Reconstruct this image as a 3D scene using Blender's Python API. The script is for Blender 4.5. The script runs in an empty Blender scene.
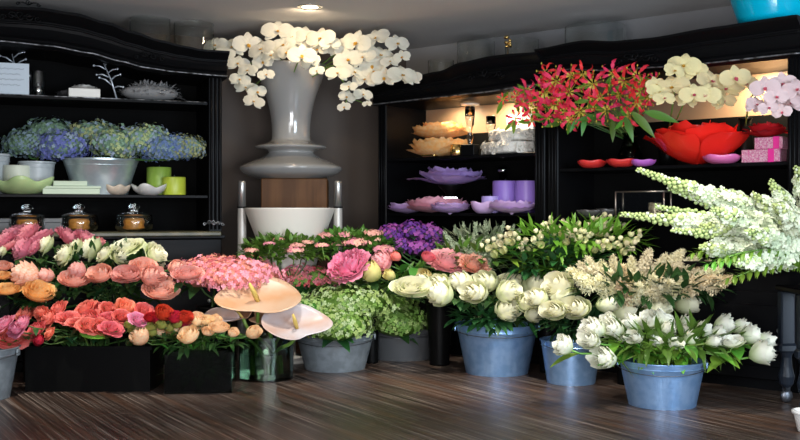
import bpy, math, random
from mathutils import Vector, Matrix, Quaternion
C = bpy.context.scene
COL = C.collection
R = random.Random(7)
PI = math.pi
F = 1000.0; HZ = 213.0; CH = 1.0
def P(px, py, Y):
    return Vector(((px-400)*Y/F, Y, CH+(HZ-py)*Y/F))

# ------------------------------------------------------------------ materials
MATS = {}
def mat(name, col, rough=.5, metal=0.0, var=0.0, trans=0.0, col2=None, nscale=12, bump=0.0, bscale=60,
        grad=None, emit=0, glass=False, spec=.5, coat=0.0, stretch=None, noise_amt=1.0):
    if name in MATS: return MATS[name]
    m = bpy.data.materials.new(name); m.use_nodes = True
    nt = m.node_tree; N = nt.nodes; L = nt.links
    b = N['Principled BSDF']; out = N['Material Output']
    b.inputs['Roughness'].default_value = rough
    b.inputs['Metallic'].default_value = metal
    b.inputs['Specular IOR Level'].default_value = spec
    b.inputs['Coat Weight'].default_value = coat
    c = (*col, 1)
    b.inputs['Base Color'].default_value = c
    if glass:
        b.inputs['Transmission Weight'].default_value = 1.0
        b.inputs['IOR'].default_value = 1.45
    tc = N.new('ShaderNodeTexCoord')
    src = None
    if grad:      # petal colour that changes from the base of the bloom to its tip
        sp = N.new('ShaderNodeSeparateXYZ'); L.new(tc.outputs['Generated'], sp.inputs[0])
        rp = N.new('ShaderNodeValToRGB')
        rp.color_ramp.elements[0].color = (*grad, 1); rp.color_ramp.elements[0].position = .05
        rp.color_ramp.elements[1].color = c; rp.color_ramp.elements[1].position = .6
        L.new(sp.outputs['Z'], rp.inputs[0]); src = rp.outputs[0]
    if col2:
        nz = N.new('ShaderNodeTexNoise'); nz.inputs['Scale'].default_value = nscale; nz.inputs['Detail'].default_value = 4
        if stretch:
            mp = N.new('ShaderNodeMapping'); mp.inputs['Scale'].default_value = stretch
            L.new(tc.outputs['Object'], mp.inputs[0]); L.new(mp.outputs[0], nz.inputs['Vector'])
        else: L.new(tc.outputs['Object'], nz.inputs['Vector'])
        rr = N.new('ShaderNodeValToRGB'); rr.color_ramp.elements[0].position = .38; rr.color_ramp.elements[1].position = .62
        rr.color_ramp.elements[1].color = (noise_amt,)*3+(1,)
        L.new(nz.outputs['Fac'], rr.inputs[0])
        mx = N.new('ShaderNodeMix'); mx.data_type = 'RGBA'
        if src: L.new(src, mx.inputs[6])
        else: mx.inputs[6].default_value = c
        mx.inputs[7].default_value = (*col2, 1)
        L.new(rr.outputs[0], mx.inputs[0]); src = mx.outputs[2]
    if var:
        oi = N.new('ShaderNodeObjectInfo'); hs = N.new('ShaderNodeHueSaturation')
        mr = N.new('ShaderNodeMapRange'); mr.inputs[3].default_value = .5-var*.12; mr.inputs[4].default_value = .5+var*.12
        L.new(oi.outputs['Random'], mr.inputs[0]); L.new(mr.outputs[0], hs.inputs['Hue'])
        mr2 = N.new('ShaderNodeMapRange'); mr2.inputs[3].default_value = 1-var; mr2.inputs[4].default_value = 1+var*.4
        L.new(oi.outputs['Random'], mr2.inputs[0]); L.new(mr2.outputs[0], hs.inputs['Value'])
        if src: L.new(src, hs.inputs['Color'])
        else: hs.inputs['Color'].default_value = c
        src = hs.outputs[0]
    if src: L.new(src, b.inputs['Base Color'])
    if bump:
        bn = N.new('ShaderNodeTexNoise'); bn.inputs['Scale'].default_value = bscale; bn.inputs['Detail'].default_value = 3
        L.new(tc.outputs['Object'], bn.inputs['Vector'])
        bp = N.new('ShaderNodeBump'); bp.inputs['Strength'].default_value = bump; bp.inputs['Distance'].default_value = .01
        L.new(bn.outputs['Fac'], bp.inputs['Height']); L.new(bp.outputs[0], b.inputs['Normal'])
    if emit:
        b.inputs['Emission Color'].default_value = c; b.inputs['Emission Strength'].default_value = emit
    if trans:
        t = N.new('ShaderNodeBsdfTranslucent'); mix = N.new('ShaderNodeMixShader'); mix.inputs[0].default_value = trans
        if src: L.new(src, t.inputs['Color'])
        else: t.inputs['Color'].default_value = c
        L.new(b.outputs[0], mix.inputs[1]); L.new(t.outputs[0], mix.inputs[2]); L.new(mix.outputs[0], out.inputs[0])
    MATS[name] = m
    return m
def petal(name, col, grad=None, var=.12, col2=None, nscale=30, trans=.22):
    return mat('petal_'+name, col, rough=.55, var=var, grad=grad, col2=col2, nscale=nscale, trans=trans, spec=.25)

black_wood = mat('black_lacquered_wood', (.004,.004,.0045), rough=.34, bump=.04, bscale=40, spec=.07)
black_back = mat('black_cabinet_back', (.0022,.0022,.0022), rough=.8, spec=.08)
glow_back = mat('painted_glow_back', (.34,.23,.14), rough=.45)  # lamp glow on the upper cabinet backs, put into the base colour
silver_rub = mat('worn_silver_edge', (.30,.31,.33), rough=.4, metal=.6, col2=(.02,.02,.02), nscale=25)
zinc = mat('zinc', (.33,.53,.84), rough=.33, metal=.68, col2=(.24,.43,.74), nscale=18, bump=.1, bscale=25)
dull_zinc = mat('dull_zinc', (.27,.31,.34), rough=.45, metal=.4, col2=(.2,.23,.25), nscale=18)
grey_pot = mat('charcoal_zinc', (.09,.095,.10), rough=.5, metal=.2)
black_pot = mat('black_glazed_pot', (.003,.003,.003), rough=.4, spec=.1)
wire = mat('dark_wire', (.15,.16,.18), rough=.4, metal=.9)
steel = mat('brushed_steel', (.5,.5,.48), rough=.35, metal=.8)
chrome = mat('chrome', (.8,.8,.8), rough=.1, metal=1)
glass = mat('clear_glass', (.93,.96,.95), rough=.02, glass=True)
dark_glass = mat('smoky_glass', (.12,.16,.13), rough=.0, glass=True, spec=.1)
dark_glass.node_tree.nodes['Principled BSDF'].inputs['IOR'].default_value=1.15
green_glass = mat('greenish_glass', (.38,.50,.40), rough=.02, glass=True)
water = mat('vase_water', (.75,.82,.75), rough=.0, glass=True)
stem_g = mat('green_stem', (.06,.13,.025), rough=.45, var=.3)
stem_l = mat('light_green_stem', (.16,.30,.05), rough=.45, var=.2)
leaf_d = mat('dark_green_leaf', (.022,.065,.018), rough=.38, var=.3, col2=(.035,.10,.022), nscale=6, trans=.12)
leaf_m = mat('mid_green_leaf', (.075,.21,.028), rough=.4, var=.25, col2=(.09,.24,.035), nscale=6, trans=.2)
leaf_b = mat('bright_green_leaf', (.13,.33,.03), rough=.4, var=.25, col2=(.2,.42,.05), nscale=6, trans=.25)
leaf_gr = mat('grey_green_leaf', (.17,.24,.13), rough=.6, var=.25, col2=(.32,.38,.25), nscale=30, trans=.15)

# ------------------------------------------------------------------ mesh builder
class MB:
    def __init__(s): s.v=[]; s.f=[]; s.m=[]
    def face(s, idx, m=0): s.f.append(idx); s.m.append(m)
    def grid(s, fn, nu, nv, m=0, closeu=False):
        b = len(s.v)
        for j in range(nv+1):
            for i in range(nu+(0 if closeu else 1)):
                s.v.append(tuple(fn(i/nu, j/nv)))
        w = nu if closeu else nu+1
        for j in range(nv):
            for i in range(nu):
                i2 = (i+1)%w if closeu else i+1
                s.face((b+j*w+i, b+j*w+i2, b+(j+1)*w+i2, b+(j+1)*w+i), m)
        return s
    def lathe(s, prof, seg=32, m=0, c=(0,0,0), close=False):
        b = len(s.v); n = len(prof)
        for r, z in prof:
            for i in range(seg):
                a = 2*PI*i/seg
                s.v.append((c[0]+r*math.cos(a), c[1]+r*math.sin(a), c[2]+z))
        rng = n if close else n-1
        for j in range(rng):
            j2 = (j+1)%n
            for i in range(seg):
                i2 = (i+1)%seg
                s.face((b+j*seg+i, b+j*seg+i2, b+j2*seg+i2, b+j2*seg+i), m)
        if not close:
            if prof[0][0] > 1e-4: s.face(tuple(b+i for i in reversed(range(seg))), m)
            if prof[-1][0] > 1e-4: s.face(tuple(b+(n-1)*seg+i for i in range(seg)), m)
        return s
    def box(s, c, d, m=0, bev=0.0, rz=0, top=1.0):
        x, y, z = d[0]/2, d[1]/2, d[2]/2
        ca, sa = math.cos(rz), math.sin(rz)
        bv = min(bev, x*.45, y*.45, z*.45)
        b = len(s.v)
        if bv > 0:
            # chamfered box from 24 points
            idx = {}
            for sx in (-1,1):
                for sy in (-1,1):
                    for sz in (-1,1):
                        for ax in range(3):
                            q = [sx*(x-bv), sy*(y-bv), sz*(z-bv)]
                            q[ax] = (sx*x, sy*y, sz*z)[ax]
                            k = top if sz>0 else 1
                            q[0]*=k; q[1]*=k
                            idx[(sx,sy,sz,ax)] = len(s.v)
                            s.v.append((c[0]+q[0]*ca-q[1]*sa, c[1]+q[0]*sa+q[1]*ca, c[2]+q[2]))
            g = lambda sx,sy,sz,ax: idx[(sx,sy,sz,ax)]
            for d_ in (-1,1):
                for ax in range(3):
                    quad = []
                    for (p,q) in ((-1,-1),(1,-1),(1,1),(-1,1)):
                        t = [0,0,0]; o = [a for a in range(3) if a!=ax]
                        t[ax]=d_; t[o[0]]=p; t[o[1]]=q
                        quad.append(g(*t, ax))
                    s.face(tuple(quad) , m)
            for a1 in range(3):
                a2 = (a1+1)%3; a3 = (a1+2)%3
                for s1 in (-1,1):
                    for s2 in (-1,1):
                        t=[0,0,0]; t[a1]=s1; t[a2]=s2
                        ta=list(t); tb=list(t); ta[a3]=-1; tb[a3]=1
                        s.face((g(*ta,a1), g(*tb,a1), g(*tb,a2), g(*ta,a2)), m)
            for sx in (-1,1):
                for sy in (-1,1):
                    for sz in (-1,1):
                        s.face((g(sx,sy,sz,0), g(sx,sy,sz,1), g(sx,sy,sz,2)), m)
            return s
        for sz in (-1,1):
            for (sx,sy) in ((-1,-1),(1,-1),(1,1),(-1,1)):
                k = top if sz>0 else 1
                px_, py_ = sx*x*k, sy*y*k
                s.v.append((c[0]+px_*ca-py_*sa, c[1]+px_*sa+py_*ca, c[2]+sz*z))
        for q in ((3,2,1,0),(4,5,6,7),(0,1,5,4),(1,2,6,5),(2,3,7,6),(3,0,4,7)):
            s.face(tuple(b+i for i in q), m)
        return s
    def tube(s, pts, rad, seg=6, m=0):
        pts = [Vector(p) for p in pts]; n = len(pts); b = len(s.v)
        ref = Vector((0,0,1))
        prevx = None
        for i, p in enumerate(pts):
            t = (pts[min(i+1,n-1)]-pts[max(i-1,0)])
            t = t.normalized() if t.length>1e-9 else Vector((0,0,1))
            if prevx is None:
                x = t.cross(ref)
                if x.length < .05: x = t.cross(Vector((0,1,0)))
            else: x = prevx - t*prevx.dot(t)
            x.normalize(); prevx = x; y = t.cross(x)
            r = rad[i] if isinstance(rad,(list,tuple)) else rad
            for k in range(seg):
                a = 2*PI*k/seg
                s.v.append(tuple(p + x*(r*math.cos(a)) + y*(r*math.sin(a))))
        for i in range(n-1):
            for k in range(seg):
                k2=(k+1)%seg
                s.face((b+i*seg+k, b+i*seg+k2, b+(i+1)*seg+k2, b+(i+1)*seg+k), m)
        s.face(tuple(b+k for k in reversed(range(seg))), m)
        s.face(tuple(b+(n-1)*seg+k for k in range(seg)), m)
        return s
    def ball(s, c, r, m=0, nu=8, nv=5, sc=(1,1,1)):
        def fn(u,v):
            a=2*PI*u; t=PI*(v*.96+.02)
            return (c[0]+r*sc[0]*math.sin(t)*math.cos(a), c[1]+r*sc[1]*math.sin(t)*math.sin(a), c[2]-r*sc[2]*math.cos(t))
        return s.grid(fn, nu, nv, m, True)
    def merge(s, o, M=None, m=None):
        b = len(s.v)
        for v in o.v: s.v.append(tuple(M @ Vector(v)) if M else v)
        for f_, mm in zip(o.f, o.m): s.face(tuple(b+i for i in f_), mm if m is None else m)
        return s
    def mesh(s, name, mats, smooth=True):
        me = bpy.data.meshes.new(name)
        me.from_pydata(s.v, [], s.f)
        for mm in (mats if isinstance(mats,(list,tuple)) else [mats]): me.materials.append(mm)
        me.polygons.foreach_set('material_index', s.m)
        me.polygons.foreach_set('use_smooth', [smooth]*len(s.f))
        me.update()
        return me
    def build(s, name, mats, parent=None, smooth=True, flat_angle=None):
        return link(name, s.mesh(name, mats, smooth), parent)
def link(name, me, parent=None, loc=None, q=None):
    o = bpy.data.objects.new(name, me); COL.objects.link(o)
    if parent: o.parent = parent
    if loc is not None: o.location = loc
    if q is not None: o.rotation_mode='QUATERNION'; o.rotation_quaternion = q
    return o
def tag(o, label, cat, group=None, kind=None):
    if label: o['label']=label
    if cat: o['category']=cat
    if group: o['group']=group
    if kind: o['kind']=kind
    return o
def thing(name, loc, rz, label, cat, group=None):
    o = bpy.data.objects.new(name, None); COL.objects.link(o)
    o.empty_display_size = .05
    o.location = loc; o.rotation_euler = (0,0,rz)
    return tag(o, label, cat, group)
def struct(name, mb, mats, smooth=False):
    o = mb.build(name, mats, None, smooth); o['kind']='structure'; return o
def sharp(o, deg=35):
    # smooth shading only across shallow edges
    me = o.data
    try: me.set_sharp_from_angle(angle=math.radians(deg))
    except Exception: pass
    return o
ORD = ['','','second','third','fourth','fifth','sixth','seventh','eighth','ninth','tenth','eleventh','twelfth','thirteenth','fourteenth','fifteenth','sixteenth']
def rank(i, n, noun='left'):
    if n == 1: return ''
    if i == 0: return 'leftmost'
    if i == n-1: return 'rightmost'
    if i <= (n-1)/2: return ORD[i+1]+' from the left'
    return ORD[n-i]+' from the right'

# ------------------------------------------------------------------ room frames
dR = Vector((1.2,-1,0)).normalized(); nR = Vector((1,1.2,0)).normalized(); OR = Vector((-.165,7.5,0)); aR = math.atan2(-1,1.2)
dL = Vector((2.6,1,0)).normalized(); nL = Vector((-1,2.6,0)).normalized(); OL = Vector((-.178*6.72,6.72,0)); aL = math.atan2(1,2.6)
def U(cab, px, v=0.0):
    O,d,n = (OR,dR,nR) if cab=='R' else (OL,dL,nL)
    k = (px-400)/F
    return (k*(O.y+n.y*v) - O.x - n.x*v)/(d.x-k*d.y)
def ON(cab, px, v, z=0.0):
    O,d,n = (OR,dR,nR) if cab=='R' else (OL,dL,nL)
    p = O + d*U(cab,px,v) + n*v; p.z = z
    return p
def ZAT(cab, px, py, v=0.0):
    return CH + (HZ-py)*ON(cab,px,v).y/F
H = 2.35
# floor
m = bpy.data.materials.new('dark_streaked_wood_tile'); m.use_nodes=True
nt=m.node_tree; N=nt.nodes; L=nt.links; b=N['Principled BSDF']
tc=N.new('ShaderNodeTexCoord'); mp=N.new('ShaderNodeMapping'); mp.inputs['Rotation'].default_value=(0,0,math.atan2(.63,1)*-1)
L.new(tc.outputs['Object'], mp.inputs[0])
def floor_noise(sc, scale=1, det=4):
    q=N.new('ShaderNodeMapping'); q.inputs['Scale'].default_value=sc; L.new(mp.outputs[0], q.inputs[0])
    n_=N.new('ShaderNodeTexNoise'); n_.inputs['Scale'].default_value=scale; n_.inputs['Detail'].default_value=det; L.new(q.outputs[0], n_.inputs['Vector']); return n_
n1=floor_noise((52,1.0,1)); n2=floor_noise((16,.5,1)); n3=floor_noise((110,1.0,1),1,2)
r1=N.new('ShaderNodeValToRGB'); r1.color_ramp.elements[0].position=.36; r1.color_ramp.elements[0].color=(.024,.015,.012,1)
r1.color_ramp.elements[1].position=.68; r1.color_ramp.elements[1].color=(.095,.072,.060,1)
e=r1.color_ramp.elements.new(.5); e.color=(.046,.029,.022,1)
L.new(n1.outputs['Fac'], r1.inputs[0])
mx=N.new('ShaderNodeMix'); mx.data_type='RGBA'; L.new(r1.outputs[0], mx.inputs[6]); mx.inputs[7].default_value=(.115,.055,.030,1)
r2=N.new('ShaderNodeValToRGB'); r2.color_ramp.elements[0].position=.5; r2.color_ramp.elements[1].position=.72; r2.color_ramp.elements[1].color=(.7,.7,.7,1)
L.new(n2.outputs['Fac'], r2.inputs[0]); L.new(r2.outputs[0], mx.inputs[0])
mx2=N.new('ShaderNodeMix'); mx2.data_type='RGBA'; L.new(mx.outputs[2], mx2.inputs[6]); mx2.inputs[7].default_value=(.36,.29,.24,1)
r3=N.new('ShaderNodeValToRGB'); r3.color_ramp.elements[0].position=.57; r3.color_ramp.elements[1].position=.70; r3.color_ramp.elements[1].color=(.8,.8,.8,1)
L.new(n3.outputs['Fac'], r3.inputs[0]); L.new(r3.outputs[0], mx2.inputs[0])
bk=N.new('ShaderNodeTexBrick'); L.new(mp.outputs[0], bk.inputs['Vector']); bk.inputs['Scale'].default_value=1.0
bk.inputs['Brick Width'].default_value=.62; bk.inputs['Row Height'].default_value=1.24; bk.offset=0; bk.inputs['Mortar Size'].default_value=.002
bk.inputs['Color1'].default_value=(0,0,0,1); bk.inputs['Color2'].default_value=(0,0,0,1); bk.inputs['Mortar'].default_value=(1,1,1,1)
mx3=N.new('ShaderNodeMix'); mx3.data_type='RGBA'; L.new(mx2.outputs[2], mx3.inputs[6]); mx3.inputs[7].default_value=(.12,.09,.08,1)
L.new(bk.outputs['Color'], mx3.inputs[0]); L.new(mx3.outputs[2], b.inputs['Base Color'])
b.inputs['Roughness'].default_value=.33; b.inputs['Specular IOR Level'].default_value=.35
bp=N.new('ShaderNodeBump'); bp.inputs['Strength'].default_value=.12; bp.inputs['Distance'].default_value=.004
L.new(n1.outputs['Fac'], bp.inputs['Height']); L.new(bp.outputs[0], b.inputs['Normal'])
floor_m = m
struct('floor', MB().box((0,4.2,-.05),(9,11.2,.1)), floor_m)
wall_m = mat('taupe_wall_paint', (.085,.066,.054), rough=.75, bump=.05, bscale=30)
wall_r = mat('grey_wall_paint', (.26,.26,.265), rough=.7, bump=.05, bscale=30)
ceil_m = mat('ceiling_paint', (.55,.53,.51), rough=.85)
struct('ceiling', MB().box((0,4.2,H+.05),(9,11.2,.1)), ceil_m)
# wall_left through (-1.61,7.63) along dL, wall_right through (.041,8.28) along dR ; corner
WL = OL + nL*1.0; WR = Vector((.041,8.28,0))
# intersection
import mathutils
s_ = ((WR-WL).x*(-dR.y) + (WR-WL).y*dR.x)/(dL.x*(-dR.y)+dL.y*dR.x)
corner = WL + dL*s_
def wall(name, a, bb, n, m):
    t=.12; mbx=MB(); b0=len(mbx.v)
    for p in (a,bb,bb+n*t,a+n*t):
        mbx.v.append((p.x,p.y,0))
    for p in (a,bb,bb+n*t,a+n*t):
        mbx.v.append((p.x,p.y,H))
    for q in ((3,2,1,0),(4,5,6,7),(0,1,5,4),(1,2,6,5),(2,3,7,6),(3,0,4,7)): mbx.face(q)
    return struct(name, mbx, m)
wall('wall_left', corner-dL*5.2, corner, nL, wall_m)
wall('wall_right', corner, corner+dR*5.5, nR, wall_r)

# ------------------------------------------------------------------ cabinets
def frange(a,b,n): return [a+(b-a)*i/n for i in range(n+1)]
def interp(tab, x):
    if x<=tab[0][0]: return tab[0][1]
    for (x0,y0),(x1,y1) in zip(tab,tab[1:]):
        if x<=x1:
            t=(x-x0)/(x1-x0); t=t*t*(3-2*t); return y0+(y1-y0)*t
    return tab[-1][1]
CPROF = [(.0,0),(-.012,.03),(-.03,.06),(-.03,.12),(-.014,.16),(-.012,.22),(-.03,.28),(-.022,.36),(-.016,.52),(-.022,.6),(-.04,.66),(-.04,.7),(-.06,.75),(-.08,.83),(-.10,.88),(-.112,.93),(-.112,1.0)]
def cornice(root, u0, u1, bot, top, depth, carve=None):
    us = frange(u0,u1,48); mb=MB(); n=len(CPROF)
    def pt(i,j):
        u=us[i]; zb=interp(bot,u); zt=interp(top,u); v,f=CPROF[j]
        e=0
        # returns at the ends so that the moulding wraps
        return (u, v, zb+(zt-zb)*f)
    b=len(mb.v)
    for i in range(len(us)):
        for j in range(n): mb.v.append(pt(i,j))
        mb.v.append((us[i],depth,interp(top,us[i]))); mb.v.append((us[i],depth,interp(bot,us[i]))) 
    w=n+2
    for i in range(len(us)-1):
        for j in range(w):
            j2=(j+1)%w
            mb.face((b+i*w+j,b+(i+1)*w+j,b+(i+1)*w+j2,b+i*w+j2))
    mb.face(tuple(b+j for j in range(w))); mb.face(tuple(b+(len(us)-1)*w+j for j in reversed(range(w))))
    o=sharp(mb.build('cornice', black_wood, root),25)
    # silver rubbed bead along the lower moulding
    bead=MB().tube([(u,-.034,interp(bot,u)+(interp(top,u)-interp(bot,u))*.09) for u in us], .005, 6)
    bead.build('cornice_bead', silver_rub, o)
    bd=MB().tube([(u,-.034,interp(bot,u)+(interp(top,u)-interp(bot,u))*.63) for u in us], .007, 6)
    bd.build('cornice_bead', black_wood, o)
    return o
def scroll(mb, c, r, turns, sgn=1, rad=.008, yo=-.04):
    pts=[]; n=int(16*turns)
    for i in range(n+1):
        t=i/n; a=2*PI*turns*t*sgn; rr=r*(1-t*.85)
        pts.append((c[0]+rr*math.cos(a), yo-.01*t, c[1]+rr*math.sin(a)))
    mb.tube(pts, [rad*(1-.4*i/n) for i in range(n+1)], 6)
def carving(root, c, s, n=5, yo=-.035, m=None):
    mb=MB()
    for k in range(n):
        a = (k/(n-1)-.5)*2
        scroll(mb, (c[0]+a*s, c[1]+.15*s*math.cos(a*2)), s*(.32-.12*abs(a)), 1.3, 1 if a<0 else -1, s*.06, yo)
        mb.tube([(c[0],yo,c[1]-.1*s),(c[0]+a*s*.5,yo-.01,c[1]+.1*s),(c[0]+a*s,yo-.005,c[1]+.12*s)],[s*.05,s*.06,s*.02],6)
    return mb.build('carving', m or black_wood, root)
def post(root, u, w, z0, z1, depth):
    mb=MB().box((u,depth/2,(z0+z1)/2),(w,depth,z1-z0),bev=.006)
    o=mb.build('side_panel', black_wood, root, smooth=False)
    # reeded front moulding strips
    f=MB()
    for k in (-.3,0,.3): f.tube([(u+k*w,-.004,z0+.02),(u+k*w,-.004,z1-.02)], w*.09, 8)
    f.build('reeding', black_wood, o)
    return o
def base_cupboard(root, u0, u1, z1, depth, nd):
    um=(u0+u1)/2; w=u1-u0
    body=MB().box((um,depth/2,(z1+.06)/2),(w,depth,z1-.06),bev=.008)
    o=body.build('base_cupboard', black_wood, root, smooth=False)
    MB().box((um,depth/2,.03),(w-.04,depth-.04,.06)).build('plinth', black_wood, o, smooth=False)
    dw=w/nd
    for k in range(nd):
        c=u0+dw*(k+.5)
        d=MB().box((c,-.012,z1*.45),(dw-.05,.022,z1*.72),bev=.006).box((c,-.026,z1*.45),(dw-.2,.014,z1*.5),bev=.006)
        dd=d.build('door', black_wood, root, smooth=False)
        MB().ball((c+dw*.36,-.035,z1*.5),.014).build('knob', steel, dd)
    MB().box((um,depth/2-.02,z1+.012),(w+.03,depth+.05,.028),bev=.01).build('counter_top', black_wood, root, smooth=False)

# left cabinet
DL=.5; DR=.5
cl = thing('display_cabinet', OL, aL, 'tall black carved display cabinet on the left, holding hydrangeas and amber jars', 'cabinet', 'black antique display cabinets')
uA=-1.95
zs1=ZAT('L',213,102); zs2=1.120; zs3=.878
post(cl,-.045,.09,.87,1.99,DL); post(cl,uA+.045,.09,.87,2.1,DL)
MB().box(((uA)/2,DL-.01,1.45),(-uA-.1,.02,1.2)).build('back_panel', black_back, cl, smooth=False)
for z in (zs1,zs2):
    s=MB().box(((uA)/2,DL/2,z-.011),(-uA-.18,DL-.04,.022),bev=.004).build('shelf', black_wood, cl, smooth=False)
MB().tube([(uA+.1,.018,zs1-.002),(-.1,.018,zs1-.002)],.004,6).build('shelf_edge', silver_rub, cl)
MB().box((uA/2+.03,.19,zs3-.016),(-uA-.1,.56,.03),bev=.01).build('counter_ledge', mat('olive_brown_edge',(.10,.085,.045),rough=.4,col2=(.04,.04,.02),nscale=8), cl, smooth=False)
base_cupboard(cl,uA,0,.83,DL,3)
bt=[(U('L',px),ZAT('L',px,py)) for px,py in ((-60,45),(0,45),(49,50),(89,57),(120,65),(144,71),(175,75),(225,79))]
tp=[(U('L',px),ZAT('L',px,py)) for px,py in ((-80,12),(-20,9),(39,11),(73,16),(106,25),(130,34),(160,43),(180,48),(200,52),(236,54))]
bt=[(-1.95,bt[0][1])]+bt; tp=[(-1.95,tp[0][1])]+tp
co=cornice(cl,uA,.03,bt,tp,DL+.04)
carving(co,(U('L',20),ZAT('L',20,20)),.10,5,yo=-.09)
carving(co,(U('L',28),ZAT('L',28,6)+.0),.06,3,yo=-.07)
carving(co,(U('L',148),ZAT('L',148,58)),.08,4,yo=-.05)
carving(cl,(-.06,.93),.06,5,yo=-.02,m=silver_rub)
# right cabinets
def right_cab(u0,u1,label,shelves,bot,top,back,zc):
    c = thing('display_cabinet', OR+dR*u0, aR, label, 'cabinet', 'black antique display cabinets')
    w=u1-u0
    post(c,.04,.08,.72,zc,DR); post(c,w-.04,.08,.72,zc,DR)
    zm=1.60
    MB().box((w/2,DR-.01,(zm+zc)/2+.02),(w-.1,.02,zc-zm+.04)).build('painted_glow_panel', back, c, smooth=False)  # pale strip stands in for the glow of the cornice lamps
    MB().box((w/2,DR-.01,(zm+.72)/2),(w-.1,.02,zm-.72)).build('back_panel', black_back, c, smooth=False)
    for z in shelves:
        MB().box((w/2,DR/2,z-.011),(w-.16,DR-.03,.022),bev=.004).build('shelf', black_wood, c, smooth=False)
    base_cupboard(c,0,w,.69,DR,2)
    co=cornice(c,-.03,w+.01,[(a-u0,z) for a,z in bot],[(a-u0,z) for a,z in top],DR+.03)
    return c,co
u1a,u1b=0.0,U('R',546)-.01
u2a,u2b=U('R',546)+.01,U('R',802)
z1s=ZAT('R',400,158); z2s=1.0
bot1=[(U('R',px),ZAT('R',px,py)) for px,py in ((380,106),(430,101),(484,96),(539,88))]
top1=[(U('R',px),ZAT('R',px,py)) for px,py in ((372,90),(400,84),(448,73),(471,64),(500,58),(516,56),(545,54))]
bot2=[(U('R',px),ZAT('R',px,py)) for px,py in ((550,73),(620,73),(700,68),(784,59))]
top2=[(U('R',px),ZAT('R',px,py)) for px,py in ((546,51),(589,43),(628,43),(660,40),(719,30),(800,18))]
r1c,co1=right_cab(u1a,u1b,'black display cabinet in the middle, with peach and lilac shelves',[z1s,z2s],bot1,top1,glow_back,1.86)
z3s=ZAT('R',575,168); z4s=ZAT('R',600,218)
r2c,co2=right_cab(u2a,u2b,'black display cabinet on the right, with the giant red flower inside',[z3s,z4s],bot2,top2,glow_back,1.93)
z3b=z3s
carving(co1,(U('R',490),ZAT('R',490,76)),.12,5,yo=-.05)
carving(co2,(U('R',640)-u2a,ZAT('R',640,60)),.12,5,yo=-.05)
# backs of both bays: lamp glow painted on the upper strip, black below
# ------------------------------------------------------------------ ceiling downlight
def downlight(x,y,label,group='recessed ceiling downlights'):
    t=thing('recessed_downlight',(x,y,H),0,label,'ceiling light',group)
    MB().lathe([(.055,-.003),(.085,-.004),(.088,-.001),(.088,0),(.055,0)],32,close=True).build('trim_ring', chrome, t)
    MB().lathe([(.0,.0),(.054,.0),(.054,-.0025),(0,-.0025)],24).build('bulb_face', mat('lit_bulb',(1,.86,.66),emit=7), t)
    return t
lx,ly = P(310,7,6.55).x, 6.55
downlight(lx,ly,'lit recessed downlight in the ceiling above the tall white vase')
def light(kind, name, loc, power, col, size=.1, target=None, spot=None, blend=.5, sy=None):
    d=bpy.data.lights.new(name,kind); d.energy=power; d.color=col
    if kind=='AREA':
        d.size=size
        if sy: d.shape='RECTANGLE'; d.size_y=sy
    else: d.shadow_soft_size=size
    if kind=='SPOT': d.spot_size=math.radians(spot); d.spot_blend=blend
    o=bpy.data.objects.new(name,d); COL.objects.link(o); o.location=loc
    if target is not None:
        o.rotation_euler=(Vector(target)-Vector(loc)).to_track_quat('-Z','Y').to_euler()
    return o

# ------------------------------------------------------------------ containers
def bucket(px, ybase, wtop, wbot, rimpy, m, label, name='zinc_bucket', cat='bucket', group='round metal flower buckets', handle=True, hrot=0.0):
    Y=1000/(ybase-213.0); loc=P(px,ybase,Y); loc.z=0
    rt=wtop/2*Y/F; rb=wbot/2*Y/F; h=CH+(HZ-rimpy)*Y/F
    t=thing(name,loc,0,label,cat,group)
    pr=[(rb*.97,.012),(rb*.97,0),(rb,0),(rb*1.01,.008),(rb+(rt-rb)*.1,h*.1)]
    pr+=[(rb+(rt-rb)*f,h*f) for f in (.3,.5,.7,.84)]
    pr+=[(rb+(rt-rb)*.86+.004,h*.86),(rb+(rt-rb)*.88,h*.88),(rt,h*.97),(rt+.008,h*.985),(rt+.008,h),(rt-.004,h),(rt-.006,h*.96),(rb-.004,.02),(0,.02)]
    sharp(MB().lathe(pr,48).build('bucket_body',m,t),40)
    for s in (-1,1):
        a=hrot+(0 if s>0 else PI)
        cx,cy=math.cos(a)*(rt+.006),math.sin(a)*(rt+.006)
        MB().box((cx,cy,h*.9),(.012,.035,.035),bev=.004,rz=a).build('handle_lug',m,t,smooth=False)
    if handle:
        pts=[]
        for i in range(17):
            a=PI*i/16
            q=Vector((math.cos(a)*(rt+.014),-math.sin(a)*(rt+.022),h*.9-math.sin(a)*.03*1.0))
            if hrot: q.rotate(Quaternion((0,0,1),hrot))
            pts.append(q)
        MB().tube(pts,.0022,5).build('handle',wire,t)
    t['_h']=h
    return t,Vector((loc.x,loc.y,h)),rt
BA,mA,rA=bucket(497,372,82,62,323,zinc,'pale blue zinc bucket holding white roses, left of the three bright ones')
BB,mB,rB=bucket(571,382,60,48,339,zinc,'smaller zinc bucket with spangled sides, between the other two bright buckets',hrot=.4)
BC,mC,rC=bucket(662,404,84,66,359,zinc,'zinc bucket of white tulips, frontmost on the floor at right',hrot=-.3)
BD,mD,rD=bucket(335,368,78,60,333,dull_zinc,'dull grey bucket holding pale green hydrangeas beside the glass cylinder')
BE,mE,rE=bucket(402,357,74,62,326,grey_pot,'charcoal bucket in shadow behind, under the darker green hydrangeas')
BF,mF,rF=bucket(-22,398,78,60,347,dull_zinc,'grey bucket cut off by the left edge of the picture')
for o in (BA,BB,BC,BD,BE,BF): del o['_h']
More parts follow.
